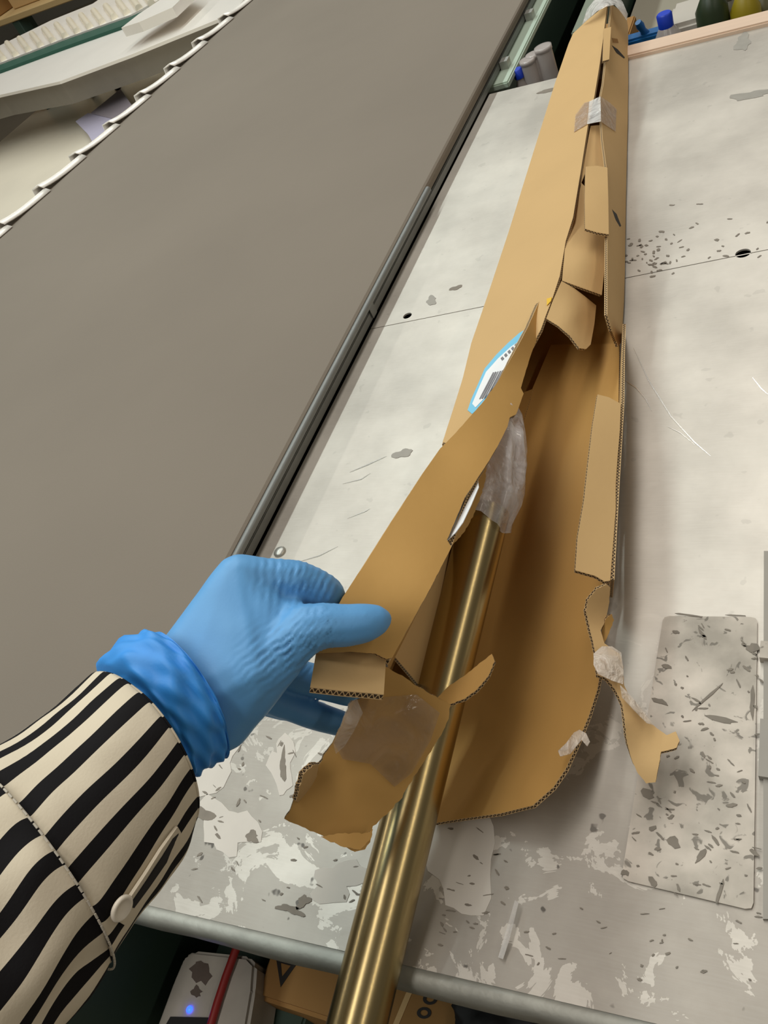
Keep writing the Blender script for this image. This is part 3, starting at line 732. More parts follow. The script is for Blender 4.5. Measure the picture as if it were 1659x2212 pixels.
# tab at the end of the strip and the tape-covered torn flap hanging below
card('end_tab', [(684, 1402), (730, 1394), (790, 1398), (834, 1424), (829, 1500), (800, 1497), (740, 1492), (670, 1484)], [(684, 1402, .451), (834, 1424, .455), (829, 1500, .434), (670, 1484, .429), (740, 1450, .441)], carton, m_kraft, m_kraft_in_shaded, step=9, use='d', thick=.004)
hf_poly = [(832, 1440), (868, 1460), (905, 1484), (940, 1505), (972, 1522), (968, 1552), (958, 1580), (930, 1624), (900, 1670), (868, 1722), (836, 1758), (806, 1786), (802, 1812), (790, 1836), (768, 1840), (722, 1816), (670, 1794), (614, 1770), (630, 1742), (640, 1700), (662, 1668), (690, 1650), (716, 1606), (740, 1560), (760, 1514), (826, 1502)]
hf_ctrl = [(832, 1440, .460), (972, 1522, .476), (958, 1580, .474), (868, 1722, .462), (806, 1786, .455), (790, 1836, .452), (722, 1816, .448), (614, 1770, .444), (690, 1650, .446), (760, 1514, .452), (800, 1640, .452)]
hf = card('torn_flap', hf_poly, hf_ctrl, carton, m_kraft_in_shaded, m_kraft, step=10, use='d', jag=1.6, wob=.002, seed=4)
card('torn_flap_tip', [(945, 1507), (972, 1522), (1005, 1508), (1030, 1490), (1054, 1462), (1068, 1428), (1062, 1412), (1030, 1438), (1000, 1462), (966, 1484)], [(945, 1507, .475), (972, 1522, .477), (1030, 1490, .479), (1066, 1424, .486), (1000, 1462, .488), (966, 1484, .486)], carton, m_kraft_in_shaded, m_kraft, step=8, use='d', jag=0.8)
f_hf = tps(hf_ctrl)
tp = [(768, 1512), (828, 1506), (900, 1500), (950, 1540), (930, 1600), (890, 1670), (852, 1700), (800, 1650), (740, 1640), (722, 1605)]
card('flap_tape', tp, [(u, v, f_hf(u, v) - .004) for u, v in tp] + [(820, 1580, f_hf(820, 1580) - .005), (765, 1545, f_hf(765, 1545) - .008)], carton, m_tape_brown, m_tape_brown, m_tape_brown, thick=.0002, step=9, use='d', wob=.004, seed=9)
card('flap_tape', [(752, 1520), (770, 1508), (784, 1540), (764, 1580), (744, 1612), (726, 1628), (720, 1606), (738, 1562)], [(752, 1520, .440), (784, 1540, .446), (726, 1628, .438), (744, 1612, .441), (745, 1570, .434)], carton, m_wrap_thin, m_wrap_thin, m_wrap_thin, thick=.0002, step=7, use='d', wob=.004, seed=12)
# torn curl at the flap's left side and crushed lower lip
card('torn_curl', [(640, 1730), (648, 1700), (656, 1672), (676, 1654), (690, 1652), (684, 1680), (668, 1712), (650, 1738)], [(640, 1730, .440), (690, 1652, .441), (676, 1654, .432), (656, 1690, .431)], carton, m_kraft, m_kraft_in_shaded, step=7, use='d', jag=1.5)
card('torn_curl', [(690, 1806), (740, 1800), (790, 1800), (806, 1790), (800, 1815), (778, 1836), (750, 1832), (716, 1818)], [(690, 1806, .441), (740, 1800, .438), (806, 1790, .444), (778, 1836, .437)], carton, m_kraft_in_shaded, m_kraft, step=7, use='d', jag=1.8, seed=5)
# outside (left) wall under the strip, behind the hand side
loft('outer_wall', [[p + Vector((0, 0, -.002)) for p in foldL], [Vector((p.x - .012, p.y + .02, TZ + max(.010, (p.z - TZ) * .30))) for p in foldL], [W(-.30, .45, .006), W(-.295, .40, .006), W(-.29, .34, .006), W(-.286, .28, .006), W(-.282, .23, .006)]], carton, m_kraft, m_kraft_in_shaded, n=18, m=4)
# tuck flaps folding in from the ridge
card('tuck_flap', [(1222, 520), (1240, 470), (1256, 395), (1290, 430), (1312, 470), (1312, 512), (1306, 580), (1300, 637), (1258, 622), (1214, 606)], [(1222, 520, .066), (1256, 395, .062), (1212, 606, .066), (1312, 470, .040), (1312, 512, .040), (1300, 637, .042), (1262, 560, .062)], carton, m_kraft, m_kraft_in_shaded, step=9, use='h')
card('tuck_flap', [(1213, 607), (1240, 622), (1266, 642), (1288, 660), (1284, 700), (1276, 744), (1266, 754), (1252, 752), (1232, 726), (1206, 704), (1180, 688), (1194, 650)], [(1213, 607, .066), (1288, 660, .034), (1276, 744, .038), (1255, 752, .044), (1180, 688, .067), (1245, 670, .058)], carton, m_kraft, m_kraft_in_shaded, step=8, use='h')
# inner face of the ridge wall beyond the slit
card('tuck_flap', [(1276, 272), (1298, 270), (1304, 320), (1308, 362), (1268, 362), (1260, 385), (1254, 400), (1257, 372)], [(1276, 272, .058), (1300, 280, .050), (1308, 362, .046), (1268, 362, .058), (1254, 395, .062)], carton, m_kraft, m_kraft_in_shaded, step=8, use='h')
# locking tabs
card('locking_tab', [(1265, 360), (1290, 358), (1312, 362), (1314, 430), (1315, 506), (1290, 502), (1264, 494), (1263, 430)], [(1265, 360, .074), (1312, 362, .064), (1315, 506, .066), (1264, 494, .077), (1290, 430, .074)], carton, m_kraft, m_kraft_in_shaded, step=9, use='h')
card('locking_tab', [(1304, 62), (1320, 58), (1316, 128), (1302, 132)], [(1304, 62, .063), (1320, 58, .060), (1316, 128, .062), (1302, 132, .066)], carton, m_kraft, m_kraft_in_shaded, step=8, use='h')
card('locking_tab', [(1291, 852), (1315, 858), (1341, 872), (1339, 930), (1333, 1000), (1330, 1045), (1330, 1100), (1324, 1180), (1318, 1254), (1306, 1256), (1286, 1244), (1243, 1232), (1248, 1160), (1262, 1080), (1272, 990), (1280, 920)],
     [(1291, 852, .060), (1341, 872, .050), (1330, 1045, .052), (1318, 1254, .054), (1243, 1232, .066), (1262, 1080, .066), (1280, 930, .064)], carton, m_kraft, m_kraft_in_shaded, step=11, use='h')
# right wall of the open part: stands up below the tab
wt = [P(1345, 700, .040), P(1343, 760, .044), P(1341, 872, .049), P(1330, 1045, .051), P(1318, 1252, .053)]
wb = [P(1344, 720, .004), P(1340, 790, .006), P(1336, 905, .008), P(1328, 1085, .010), P(1315, 1290, .014)]
loft('side_panel', [wt, wb], carton, m_kraft, m_kraft_in_shaded, n=24, m=4)
# torn band: twisted strip, tape and leaf-shaped end
card('torn_band', [(1312, 1262), (1318, 1270), (1316, 1300), (1310, 1335), (1298, 1362), (1306, 1390), (1320, 1400), (1338, 1412), (1346, 1440), (1348, 1480), (1362, 1508), (1388, 1540), (1412, 1568), (1440, 1588), (1460, 1580), (1468, 1600), (1462, 1615), (1428, 1624), (1424, 1650), (1416, 1690), (1396, 1692), (1378, 1670), (1364, 1640), (1354, 1600), (1350, 1560), (1344, 1520), (1330, 1490), (1310, 1465), (1290, 1458), (1288, 1420), (1278, 1372), (1266, 1320), (1270, 1296), (1290, 1272)],
     [(1314, 1265, .054), (1268, 1310, .050), (1310, 1335, .036), (1285, 1400, .046), (1338, 1412, .036), (1290, 1458, .046), (1346, 1470, .038), (1350, 1560, .040), (1412, 1568, .028), (1462, 1600, .026), (1396, 1692, .022), (1360, 1630, .030), (1416, 1660, .026)], carton, m_kraft, m_kraft_in_shaded, step=8, use='h', jag=0.6)
card('torn_band', [(1300, 1362), (1310, 1335), (1322, 1326), (1326, 1340), (1318, 1362), (1310, 1382), (1302, 1390)], [(1300, 1362, .034), (1310, 1335, .038), (1326, 1335, .034), (1310, 1382, .032)], carton, m_kraft_in_shaded, m_kraft, step=6, use='h', jag=0.8)
m_tape_white = make_film('cloudy_tape', (0.78, 0.68, 0.58, 1), 0.60, 120, 0.8, 0.2)
card('clear_tape', [(1282, 1412), (1300, 1396), (1322, 1396), (1342, 1410), (1347, 1450), (1346, 1478), (1322, 1470), (1292, 1456), (1282, 1436)], [(1282, 1412, .052), (1322, 1396, .046), (1346, 1440, .043), (1346, 1478, .044), (1292, 1456, .052), (1312, 1430, .052)], carton, m_tape_white, m_tape_white, m_tape_white, thick=.0003, step=7, use='h', wob=.002, seed=3)
card('clear_tape', [(1340, 1480), (1362, 1502), (1392, 1538), (1412, 1566), (1398, 1562), (1370, 1534), (1344, 1506)], [(1340, 1480, .046), (1412, 1566, .034), (1370, 1530, .042)], carton, m_tape_white, m_tape_white, m_tape_white, thick=.0003, step=8, use='h')
card('torn_scrap', [(1205, 1622), (1222, 1606), (1240, 1582), (1252, 1576), (1266, 1584), (1274, 1602), (1268, 1612), (1256, 1598), (1246, 1610), (1232, 1628), (1210, 1634)], [(1205, 1622, .042), (1252, 1576, .048), (1274, 1605, .050), (1240, 1600, .048)], carton, m_tape_white, m_tape_white, m_tape_white, thick=.0004, step=6, use='h', wob=.002)
# strip of clear tape over the ridge
f_wall = tps(wall_ctrl)
card('clear_tape', [(1240, 285), (1243, 248), (1262, 222), (1273, 219), (1268, 268), (1258, 274)], [(1240, 285, f_lid(1240, 285) + .0012), (1262, 222, f_lid(1262, 222) + .0012), (1273, 219, f_lid(1270, 219) + .0014), (1268, 268, f_lid(1268, 268) + .0014), (1243, 250, f_lid(1243, 250) + .0012)], carton, m_tape, m_tape, m_tape, thick=.0002, step=7, use='h')
card('clear_tape', [(1273, 219), (1297, 208), (1298, 262), (1268, 268)], [(1273, 219, f_lid(1270, 219) + .0016), (1297, 208, .0665), (1298, 262, .067), (1268, 268, f_lid(1268, 268) + .0016)], carton, m_wrap, m_wrap, m_wrap, thick=.0002, step=6, use='h', wob=.0010)
card('clear_tape', [(1297, 208), (1318, 222), (1332, 236), (1330, 284), (1312, 272), (1298, 262)], [(1297, 208, .0665), (1298, 262, .067), (1332, 236, f_wall(1332, 236) + .0012), (1330, 284, f_wall(1330, 284) + .0012), (1314, 240, f_wall(1314, 240) + .002)], carton, m_tape, m_tape, m_tape, thick=.0002, step=7, use='h')
# black slots punched in the side panel
def on_wall(name, poly, m): return card(name, poly, [(u, v, f_wall(u, v)) for u, v in poly], carton, m, m, m, thick=.0003, step=6, lift=.0008)
for pl in ([(1322, 98), (1334, 106), (1350, 124), (1348, 126), (1332, 114)], [(1322, 452), (1332, 462), (1342, 488), (1339, 490), (1330, 474)]): on_wall('slot', pl, m_black)
on_wall('slot', [(1322, 82), (1334, 84), (1336, 92), (1324, 92)], m_kraft_dark)
# yellow sticker corner beside the second tuck flap
on_lid('yellow_sticker', [(1181, 645), (1192, 642), (1190, 650), (1181, 660)], mat('yellow_print', srgb(226, 180, 40), 0.5, var=0.05), .0012)
# clear wrap round the far end
card('end_wrap', [(1258, 52), (1268, 20), (1282, 2), (1300, -14), (1330, -14), (1345, 4), (1356, 30), (1354, 44), (1340, 24), (1328, 10), (1310, 14), (1290, 24), (1272, 40)], [(1258, 52, .046), (1300, -10, .066), (1356, 40, .040), (1310, 14, .068), (1330, -10, .064)], carton, m_wrap, m_wrap, m_wrap, thick=.0003, step=7, use='h', wob=.004)

# ================================================================== brass pole and its bag
ax = (ROD_B - ROD_A).normalized(); RR = 0.0165
pole = thing('brass_pole', 'shiny brushed brass tube sticking out of the torn carton over the bench edge', 'pole', ROD_A.lerp(ROD_B, .7))
L = (ROD_B - ROD_A).length
bm = bmesh.new()
bm_tube(bm, [(0, 0, 0), (0, 0, L * 1.9)], RR, 64, False); bm_tube(bm, [(0, 0, 0), (0, 0, L * 1.9)], RR - .0012, 64, False)
bm.verts.ensure_lookup_table(); n = 64
for k in range(n):
    for base in (0, n):
        q_ = bm.faces.new((bm.verts[base + k], bm.verts[base + (k + 1) % n], bm.verts[2 * n + base + (k + 1) % n], bm.verts[2 * n + base + k]))
        for e in q_.edges: e.smooth = False
bmesh.ops.recalc_face_normals(bm, faces=bm.faces[:])
po = obj('tube', bm, None, m_brass)
po.matrix_world = Matrix.Translation(ROD_A) @ ax.to_track_quat('Z', 'Y').to_matrix().to_4x4()
mwp = po.matrix_world.copy(); po.parent = pole; bpy.context.view_layer.update(); po.matrix_parent_inverse = pole.matrix_world.inverted(); po.matrix_basis = mwp
# crumpled bag over the far end
bm = bmesh.new(); u_ = ax.orthogonal().normalized(); s_ = ax.cross(u_); rows = []; seg = 40
stations = [(-.085, .004), (-.080, .008), (-.066, .013), (-.052, .017), (-.040, .020), (-.028, .0215), (-.018, .0215), (-.008, .0205), (.0, .0195), (.008, .0185), (.014, .0190)]
for i, (a, r) in enumerate(stations):
    row = []
    for k in range(seg):
        t = 2 * math.pi * k / seg; d_ = u_ * math.cos(t) + s_ * math.sin(t)
        fold = 1 + 0.20 * noise.noise(Vector((math.cos(t) * 2.2, math.sin(t) * 2.2, a * 40))) + 0.10 * math.sin(t * 7 + a * 60)
        rr = max(r * fold, (RR + .0008) if a > -.002 else .002)
        row.append(bm.verts.new(ROD_A + ax * (a + .004 * math.sin(3 * t)) + d_ * rr))
    rows.append(row)
for i in range(len(rows) - 1):
    for k in range(seg):
        f = bm.faces.new((rows[i][k], rows[i][(k + 1) % seg], rows[i + 1][(k + 1) % seg], rows[i + 1][k])); f.smooth = True
bmesh.ops.recalc_face_normals(bm, faces=bm.faces[:])
bag = obj('plastic_bag', bm, pole, m_film); bag['label'] = 'crumpled clear plastic bag over the pole end'
card('bag_tail', [(1084, 1060), (1112, 1050), (1120, 1090), (1112, 1120), (1100, 1150), (1092, 1150), (1080, 1110)], [(1084, 1060, .060), (1120, 1090, .045), (1096, 1150, .035)], pole, m_film, m_film, m_film, thick=.0003, step=8, use='h', wob=.004)

# ================================================================== gloved hand and sleeve
person = thing('person', 'person in black and cream striped sleeve and blue glove lifting the torn cardboard', 'person', tuple(D(250, 1750, .40)))
def sph(bm, c, r, sub=3):
    m4 = Matrix.Translation(c); return bmesh.ops.create_icosphere(bm, subdivisions=sub, radius=r, matrix=m4)['verts']
def hull(bm, items):
    """items (u, v, distance, radius in picture px): convex hull of the balls"""
    b2 = bmesh.new()
    for u, v, d, r in items: sph(b2, D(u, v, d), r * d / F, 2)
    res = bmesh.ops.convex_hull(b2, input=b2.verts[:])
    junk = [e for e in res['geom_interior'] if isinstance(e, bmesh.types.BMVert)]
    bmesh.ops.delete(b2, geom=junk, context='VERTS')
    me = bpy.data.meshes.new('tmp'); b2.to_mesh(me); b2.free(); bm.from_mesh(me); bpy.data.meshes.remove(me)
def chain(bm, items):
    for a, b in zip(items, items[1:]): hull(bm, [a, b])
bm = bmesh.new()
# wrist, palm and the ball of the thumb
hull(bm, [(350, 1455, .430, 62), (395, 1520, .430, 90), (430, 1590, .432, 62), (392, 1420, .434, 58), (450, 1490, .430, 92), (480, 1565, .434, 62)])
hull(bm, [(392, 1420, .434, 58), (450, 1490, .430, 92), (480, 1565, .434, 62), (512, 1246, .440, 50), (545, 1440, .430, 88), (545, 1300, .446, 60), (480, 1330, .440, 60)])
hull(bm, [(480, 1565, .434, 62), (545, 1440, .430, 88), (600, 1420, .430, 62), (535, 1500, .440, 60)])
hull(bm, [(512, 1246, .440, 50), (545, 1440, .430, 80), (590, 1330, .436, 44), (612, 1395, .430, 56)])
hull(bm, [(590, 1330, .438, 40), (632, 1318, .440, 26), (655, 1352, .428, 40), (612, 1395, .430, 50)])
# ulnar side of the hand, further from the camera
hull(bm, [(450, 1480, .470, 80), (520, 1300, .475, 55), (560, 1440, .480, 60), (500, 1540, .470, 60), (545, 1300, .446, 50)])
# index finger: knuckle, first joint, then bending down behind the card
chain(bm, [(514, 1246, .440, 51), (575, 1252, .444, 48), (632, 1256, .448, 49), (682, 1272, .456, 46), (702, 1284, .464, 43)])
chain(bm, [(702, 1284, .464, 43), (722, 1330, .478, 40), (740, 1372, .484, 34)])
# thumb lying on the card
chain(bm, [(600, 1405, .430, 66), (655, 1362, .427, 58), (700, 1352, .428, 51), (745, 1352, .431, 48), (785, 1346, .434, 44), (808, 1340, .436, 36), (824, 1336, .437, 23)])
# middle and ring fingers, below the card
chain(bm, [(545, 1330, .482, 50), (575, 1420, .496, 46), (650, 1462, .500, 37), (705, 1478, .502, 36), (752, 1494, .502, 33)])
chain(bm, [(530, 1400, .490, 48), (560, 1495, .503, 42), (640, 1530, .506, 33), (700, 1552, .506, 31), (748, 1568, .506, 28)])
chain(bm, [(510, 1440, .495, 44), (540, 1500, .515, 36), (610, 1530, .522, 28), (690, 1540, .524, 25)])
hand0 = obj('hand_raw', bm, None)
md = hand0.modifiers.new('r', 'REMESH'); md.mode = 'VOXEL'; md.voxel_size = 0.0013
md = hand0.modifiers.new('s', 'SMOOTH'); md.iterations = 9; md.factor = 0.5
dg = bpy.context.evaluated_depsgraph_get(); hm = bpy.data.meshes.new_from_object(hand0.evaluated_get(dg)); hm.name = 'glove'
bpy.data.objects.remove(hand0)
# fine creases pulled round the thumb, the web and the knuckle
def pxd(p):
    c = M.T @ np.array(p - EYE); return CX + F * c[0] / c[2], CY + F * c[1] / c[2]
nrmv = [v.normal.copy() for v in hm.vertices]
CR = [((690, 1352), (0.97, -.20), 46, 7.5, 60, .0006), ((640, 1395), (.75, .66), 52, 12, 50, .0010), ((645, 1262), (.96, .28), 34, 14, 48, .0008), ((700, 1270), (.9, .45), 30, 16, 44, .0008), ((600, 1245), (.9, .1), 40, 17, 60, .0006), ((590, 1420), (.6, .75), 50, 15, 60, .0008)]
for i, v in enumerate(hm.vertices):
    u, vv = pxd(v.co); dsp = 0.0005 * noise.noise(v.co * 70)
    for (c, dr, rad, wl, rad2, amp) in CR:
        x, y = u - c[0], vv - c[1]; al = x * dr[0] + y * dr[1]; ac = -x * dr[1] + y * dr[0]
        g = math.exp(-(al / rad) ** 2 - (ac / rad2) ** 2)
        if g > .02: dsp += amp * g * (math.sin(al * 2 * math.pi / wl + 1.6 * noise.noise(Vector((ac / 22, c[0], 0)))) - .2) * (0.5 + noise.noise(Vector((u / 18, vv / 18, c[1]))))
    v.co = v.co + nrmv[i] * dsp
glove = obj('glove', hm, person, m_glove, True); glove['label'] = 'blue nitrile glove'

def ring_tube(name, rings, m, parent, seg=96, stripes=22, flat=0.8, wr=0.0, wscale=30, sub=6, close_end=False, thick=0.0009, stretchv=2.0, th0=0.0, foldf=None):
    """tube through rings (a, b, distance, bow): a, b = the two silhouette points of the ring in the picture"""
    R3 = []
    for a, b, d, bow in rings:
        A, B = D(a[0], a[1], d), D(b[0], b[1], d); c = (A + B) / 2; hx = (B - A) / 2; vw = (EYE - c).normalized()
        hz = (vw - hx.normalized() * vw.dot(hx.normalized())).normalized() * hx.length * flat
        mu, mv = (a[0] + b[0]) / 2, (a[1] + b[1]) / 2
        R3.append((c, hx, hz, D(mu + bow[0], mv + bow[1], d) - D(mu, mv, d)))
    # Catmull-Rom between the rings
    def cr(p0, p1, p2, p3, t): return 0.5 * ((2 * p1) + (p2 - p0) * t + (2 * p0 - 5 * p1 + 4 * p2 - p3) * t * t + (3 * p1 - p0 - 3 * p2 + p3) * t ** 3)
    st = []; n = len(R3)
    for i in range(n - 1):
        q = [R3[max(0, i - 1)], R3[i], R3[i + 1], R3[min(n - 1, i + 2)]]
        for k in range(sub): st.append(tuple(cr(*[x[j] for x in q], k / sub) for j in range(4)))
    st.append(R3[-1])
    bm = bmesh.new(); uvl = bm.loops.layers.uv.new('UVMap'); rows = []
    for i, (c, hx, hz, bw) in enumerate(st):
        row = []
        for k in range(seg):
            t = 2 * math.pi * k / seg + th0; s = math.sin(t)
            p = c + hx * math.cos(t) + hz * s + bw * s
            nr = (hx * math.cos(t) + hz * s)
            if wr: p = p + nr.normalized() * wr * (noise.noise(p * wscale) + .5 * noise.noise(p * wscale * 2.3))
            if foldf: p = p + nr.normalized() * foldf(i / sub, t)
            row.append(bm.verts.new(p))
        rows.append(row)
    for i in range(len(rows) - 1):
        for k in range(seg):
            k2 = (k + 1) % seg
            f = bm.faces.new((rows[i][k], rows[i][k2], rows[i + 1][k2], rows[i + 1][k])); f.smooth = True
            for l, (a_, b_) in zip(f.loops, ((k, i), (k + 1, i), (k + 1, i + 1), (k, i + 1))): l[uvl].uv = (a_ / seg * stripes, b_ / sub * stretchv / 3)
    if close_end: bm.faces.new(rows[-1])
    bmesh.ops.recalc_face_normals(bm, faces=bm.faces[:])
    o = obj(name, bm, parent, m)
    sd = o.modifiers.new('s', 'SOLIDIFY'); sd.thickness = thick; sd.offset = -1
    return o
def cuff_fold(i, t): return 0.0016 * math.exp(-((i - .12) / .10) ** 2) + 0.0010 * math.sin(t * 5 + i * 5) * min(1, i) + .0007 * math.sin(t * 11 - i * 7) * min(1, i)
gc = ring_tube('glove_cuff', [((330, 1372), (478, 1634), .428, (44, -24)), ((312, 1366), (470, 1642), .427, (44, -24)), ((272, 1378), (440, 1660), .425, (44, -24)), ((222, 1424), (408, 1676), .423, (46, -26)), ((236, 1470), (392, 1700), .424, (46, -26)), ((225, 1520), (360, 1740), .424, (40, -26))],
               m_glove_cuff, glove, 90, 1, 0.72, wr=.0020, wscale=55, foldf=cuff_fold)
SL = [((203, 1462), (396, 1792), .412, (66, -44)), ((188, 1462), (394, 1806), .410, (66, -44)), ((120, 1522), (376, 1862), .402, (60, -40)), ((40, 1583), (322, 1948), .390, (54, -34)), ((-40, 1632), (248, 2052), .378, (46, -26)), ((-70, 1655), (226, 2084), .374, (40, -22))]
SL2 = [((-68, 1652), (228, 2082), .374, (40, -22)), ((-130, 1695), (186, 2140), .366, (34, -18)), ((-220, 1760), (120, 2240), .356, (26, -12)), ((-330, 1850), (30, 2370), .342, (20, -6)), ((-480, 1990), (-80, 2560), .325, (10, 0)), ((-700, 2200), (-260, 2850), .30, (0, 0))]
def sl_fold(i, t): return .0012 * math.sin(3 * t + 1.2 * i) * min(1, i * .6) + .0012 * math.exp(-((i - .05) / .08) ** 2)
def sl2_fold(i, t): return (.0024 * math.sin(5 * t + .9 * i) + .0016 * math.sin(9 * t - 1.4 * i)) * math.exp(-((math.sin(t / 2 - .1)) ** 2) * 1.2) * min(1, i * .8 + .1)
slv = ring_tube('sleeve', SL2, m_stripe_b, person, 128, 19, .85, wr=.0026, wscale=28, close_end=True, th0=-.3, foldf=sl2_fold)
slv['label'] = 'black and cream striped shirt sleeve'
cf = ring_tube('shirt_cuff', SL, m_stripe_a, person, 128, 19, .85, wr=.0018, wscale=30, th0=-.3, foldf=sl_fold)
# thread of the cuff seam, placket edge and button
m_thread = mat('thread', srgb(190, 182, 168), 0.8, var=0.1)
def ring_pt(rg, t, off=0.0):
    a, b, d, bow = rg; A, B = D(a[0], a[1], d), D(b[0], b[1], d); c = (A + B) / 2; hx = (B - A) / 2; vw = (EYE - c).normalized()
    hz = (vw - hx.normalized() * vw.dot(hx.normalized())).normalized() * hx.length * .85
    mu, mv = (a[0] + b[0]) / 2, (a[1] + b[1]) / 2; bw = D(mu + bow[0], mv + bow[1], d) - D(mu, mv, d)
    nr = (hx * math.cos(t) + hz * math.sin(t)).normalized()
    return c + hx * math.cos(t) + hz * math.sin(t) + bw * math.sin(t) + nr * off
bm = bmesh.new()
for k in range(52):
    t0 = .02 + k * .062; bm_tube(bm, [ring_pt(SL[-1], t0, .0022), ring_pt(SL[-1], t0 + .045, .0022)], .0005, 6)
st = obj('seam_stitching', bm, cf, m_thread); st['kind'] = 'stuff'
from mathutils.bvhtree import BVHTree
_bv = BVHTree.FromPolygons([v.co.copy() for v in cf.data.vertices], [tuple(p.vertices) for p in cf.data.polygons])
def on_cuff(u, v, off):
    dr = Vector(ray(u, v)); h = _bv.ray_cast(EYE, dr.normalized())
    return (h[3] / dr.length if h[0] is not None else .385) - off
pk = [(384, 1786), (391, 1798), (388, 1826), (366, 1868), (330, 1924), (296, 1974), (272, 2000), (258, 1992), (276, 1948), (316, 1888), (350, 1834)]
inner_pk = [(372, 1800), (350, 1850), (318, 1900), (285, 1950), (264, 1985)]
pko = card('cuff_placket', pk, [(u, v, on_cuff(u, v, .004)) for u, v in inner_pk] + [(391, 1798, on_cuff(372, 1800, -.004)), (366, 1868, on_cuff(350, 1850, -.004)), (330, 1924, on_cuff(318, 1900, -.004)), (296, 1974, on_cuff(285, 1950, -.004))], cf, None, None, None, thick=.0014, step=9, use='d')
pko.data.materials.clear(); m_placket = mat('placket_cloth', srgb(208, 196, 174), .85, var=.05); m_pk_dark = mat('placket_stripe', srgb(24, 22, 24), .85, var=.1)
for _ in range(3): pko.data.materials.append(m_placket)
card('placket_stripe', [(386, 1800), (384, 1826), (360, 1864), (324, 1916), (290, 1962), (280, 1958), (318, 1902), (352, 1850), (374, 1812)], [(u, v, on_cuff(u, v, .0052)) for u, v in inner_pk] + [(386, 1805, on_cuff(372, 1800, -.0025)), (345, 1885, on_cuff(330, 1870, -.0025))], cf, m_pk_dark, m_pk_dark, m_pk_dark, thick=.0004, step=9, use='d')
m_button = mat('cream_button', srgb(230, 220, 204), 0.35, var=0.04)
bc = D(263, 1962, on_cuff(263, 1962, .0065)); bn = ((EYE - bc).normalized() + (D(300, 1990, .366) - D(250, 1962, .366)).normalized() * 1.5).normalized()
lathe('button', bc, [(.0042, -.0012), (.0052, -.0006), (.0054, .0004), (.0048, .0011), (.0039, .0011), (.0035, .0004), (.0005, .0004)], m_button, cf, 28, bn)

# ================================================================== things under the front edge
cbx = thing('cardboard_box', 'brown cardboard box with black print on the shelf under the bench', 'box', (-.2, .3, TZ - .315))
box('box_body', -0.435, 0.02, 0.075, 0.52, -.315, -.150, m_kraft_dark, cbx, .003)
m_ink = mat('black_ink', srgb(34, 28, 24), 0.7, var=0.1)
def flat_poly(name, pts, h, m, parent, t=.0005):
    bm = bmesh.new(); vs = [bm.verts.new(P(u, v, h + t)) for u, v in pts]; f = bm.faces.new(vs)
    r = bmesh.ops.extrude_face_region(bm, geom=[f]); bmesh.ops.translate(bm, vec=(0, 0, -t * .8), verts=[x for x in r['geom'] if isinstance(x, bmesh.types.BMVert)])
    bmesh.ops.recalc_face_normals(bm, faces=bm.faces[:]); return obj(name, bm, parent, m)
HB = -.150
tri_o = [(596, 2068), (642, 2080), (606, 2132)]; tri_i = [(606, 2080), (628, 2086), (609, 2110)]
for i in range(3):
    j = (i + 1) % 3; flat_poly('printed_mark', [tri_o[i], tri_o[j], tri_i[j], tri_i[i]], HB, m_ink, cbx)
flat_poly('box_seam_tape', [(884, 2128), (896, 2130), (850, 2240), (838, 2238)], HB, m_kraft, cbx)
for cu, cv in ((929, 2158), (916, 2188)):
    n = 20
    bm = bmesh.new(); o_, i_ = [], []
    for k in range(n):
        a = 2 * math.pi * k / n; x, y = math.cos(a), math.sin(a)
        for lst, rx, ry in ((o_, 13, 16), (i_, 6.5, 8.5)):
            xx, yy = x * ry, y * rx; lst.append(bm.verts.new(P(cu + xx * .92 - yy * .4, cv + xx * .4 * .6 + yy * .92, HB + .0005)))
    for k in range(n): bm.faces.new((o_[k], o_[(k + 1) % n], i_[(k + 1) % n], i_[k]))
    bmesh.ops.recalc_face_normals(bm, faces=bm.faces[:]); ob = obj('printed_zero', bm, cbx, m_ink)
# black bag of the shelf, right of the box
bb = thing('black_bag', 'black crumpled plastic bag lying on the box under the bench', 'bag', tuple(P(1110, 2215, -.15)))
bm = bmesh.new(); bmesh.ops.create_icosphere(bm, subdivisions=4, radius=1)
c0 = P(1085, 2215, -.13)
for v in bm.verts:
    r = 1 + .25 * noise.noise(v.co * 2.1) + .12 * noise.noise(v.co * 5)
    v.co = Vector((c0.x + v.co.x * .036 * r, c0.y + v.co.y * .030 * r, TZ - .1495 + (v.co.z + 1) * .012 * r))
obj('bag_body', bm, bb, m_black, True)
# whitish electronic scale with a blue lamp
dev = thing('label_scanner', 'dirty white electronic unit with a blue lamp under the bench', 'device', (-.45, .07, TZ - .32))
HD = -.135
m_dev = mat('dirty_white_plastic', srgb(176, 170, 160), 0.5, var=0.22, scale=45)
bp = [(418, 2052), (535, 2064), (552, 2082), (548, 2140), (528, 2260), (320, 2260), (372, 2120), (396, 2064)]
bm = bmesh.new(); vs = [bm.verts.new(P(u, v, HD)) for u, v in bp]; f = bm.faces.new(vs)
r = bmesh.ops.extrude_face_region(bm, geom=[f]); bmesh.ops.translate(bm, vec=(0, 0, -.04), verts=[x for x in r['geom'] if isinstance(x, bmesh.types.BMVert)])
bmesh.ops.recalc_face_normals(bm, faces=bm.faces[:]); bmesh.ops.bevel(bm, geom=[e for e in bm.edges if e.calc_length() > .008], offset=.003, segments=2, affect='EDGES')
obj('unit_body', bm, dev, m_dev)
m_dstain = mat('brown_stain', srgb(92, 80, 72), 0.6, var=0.3, scale=90)
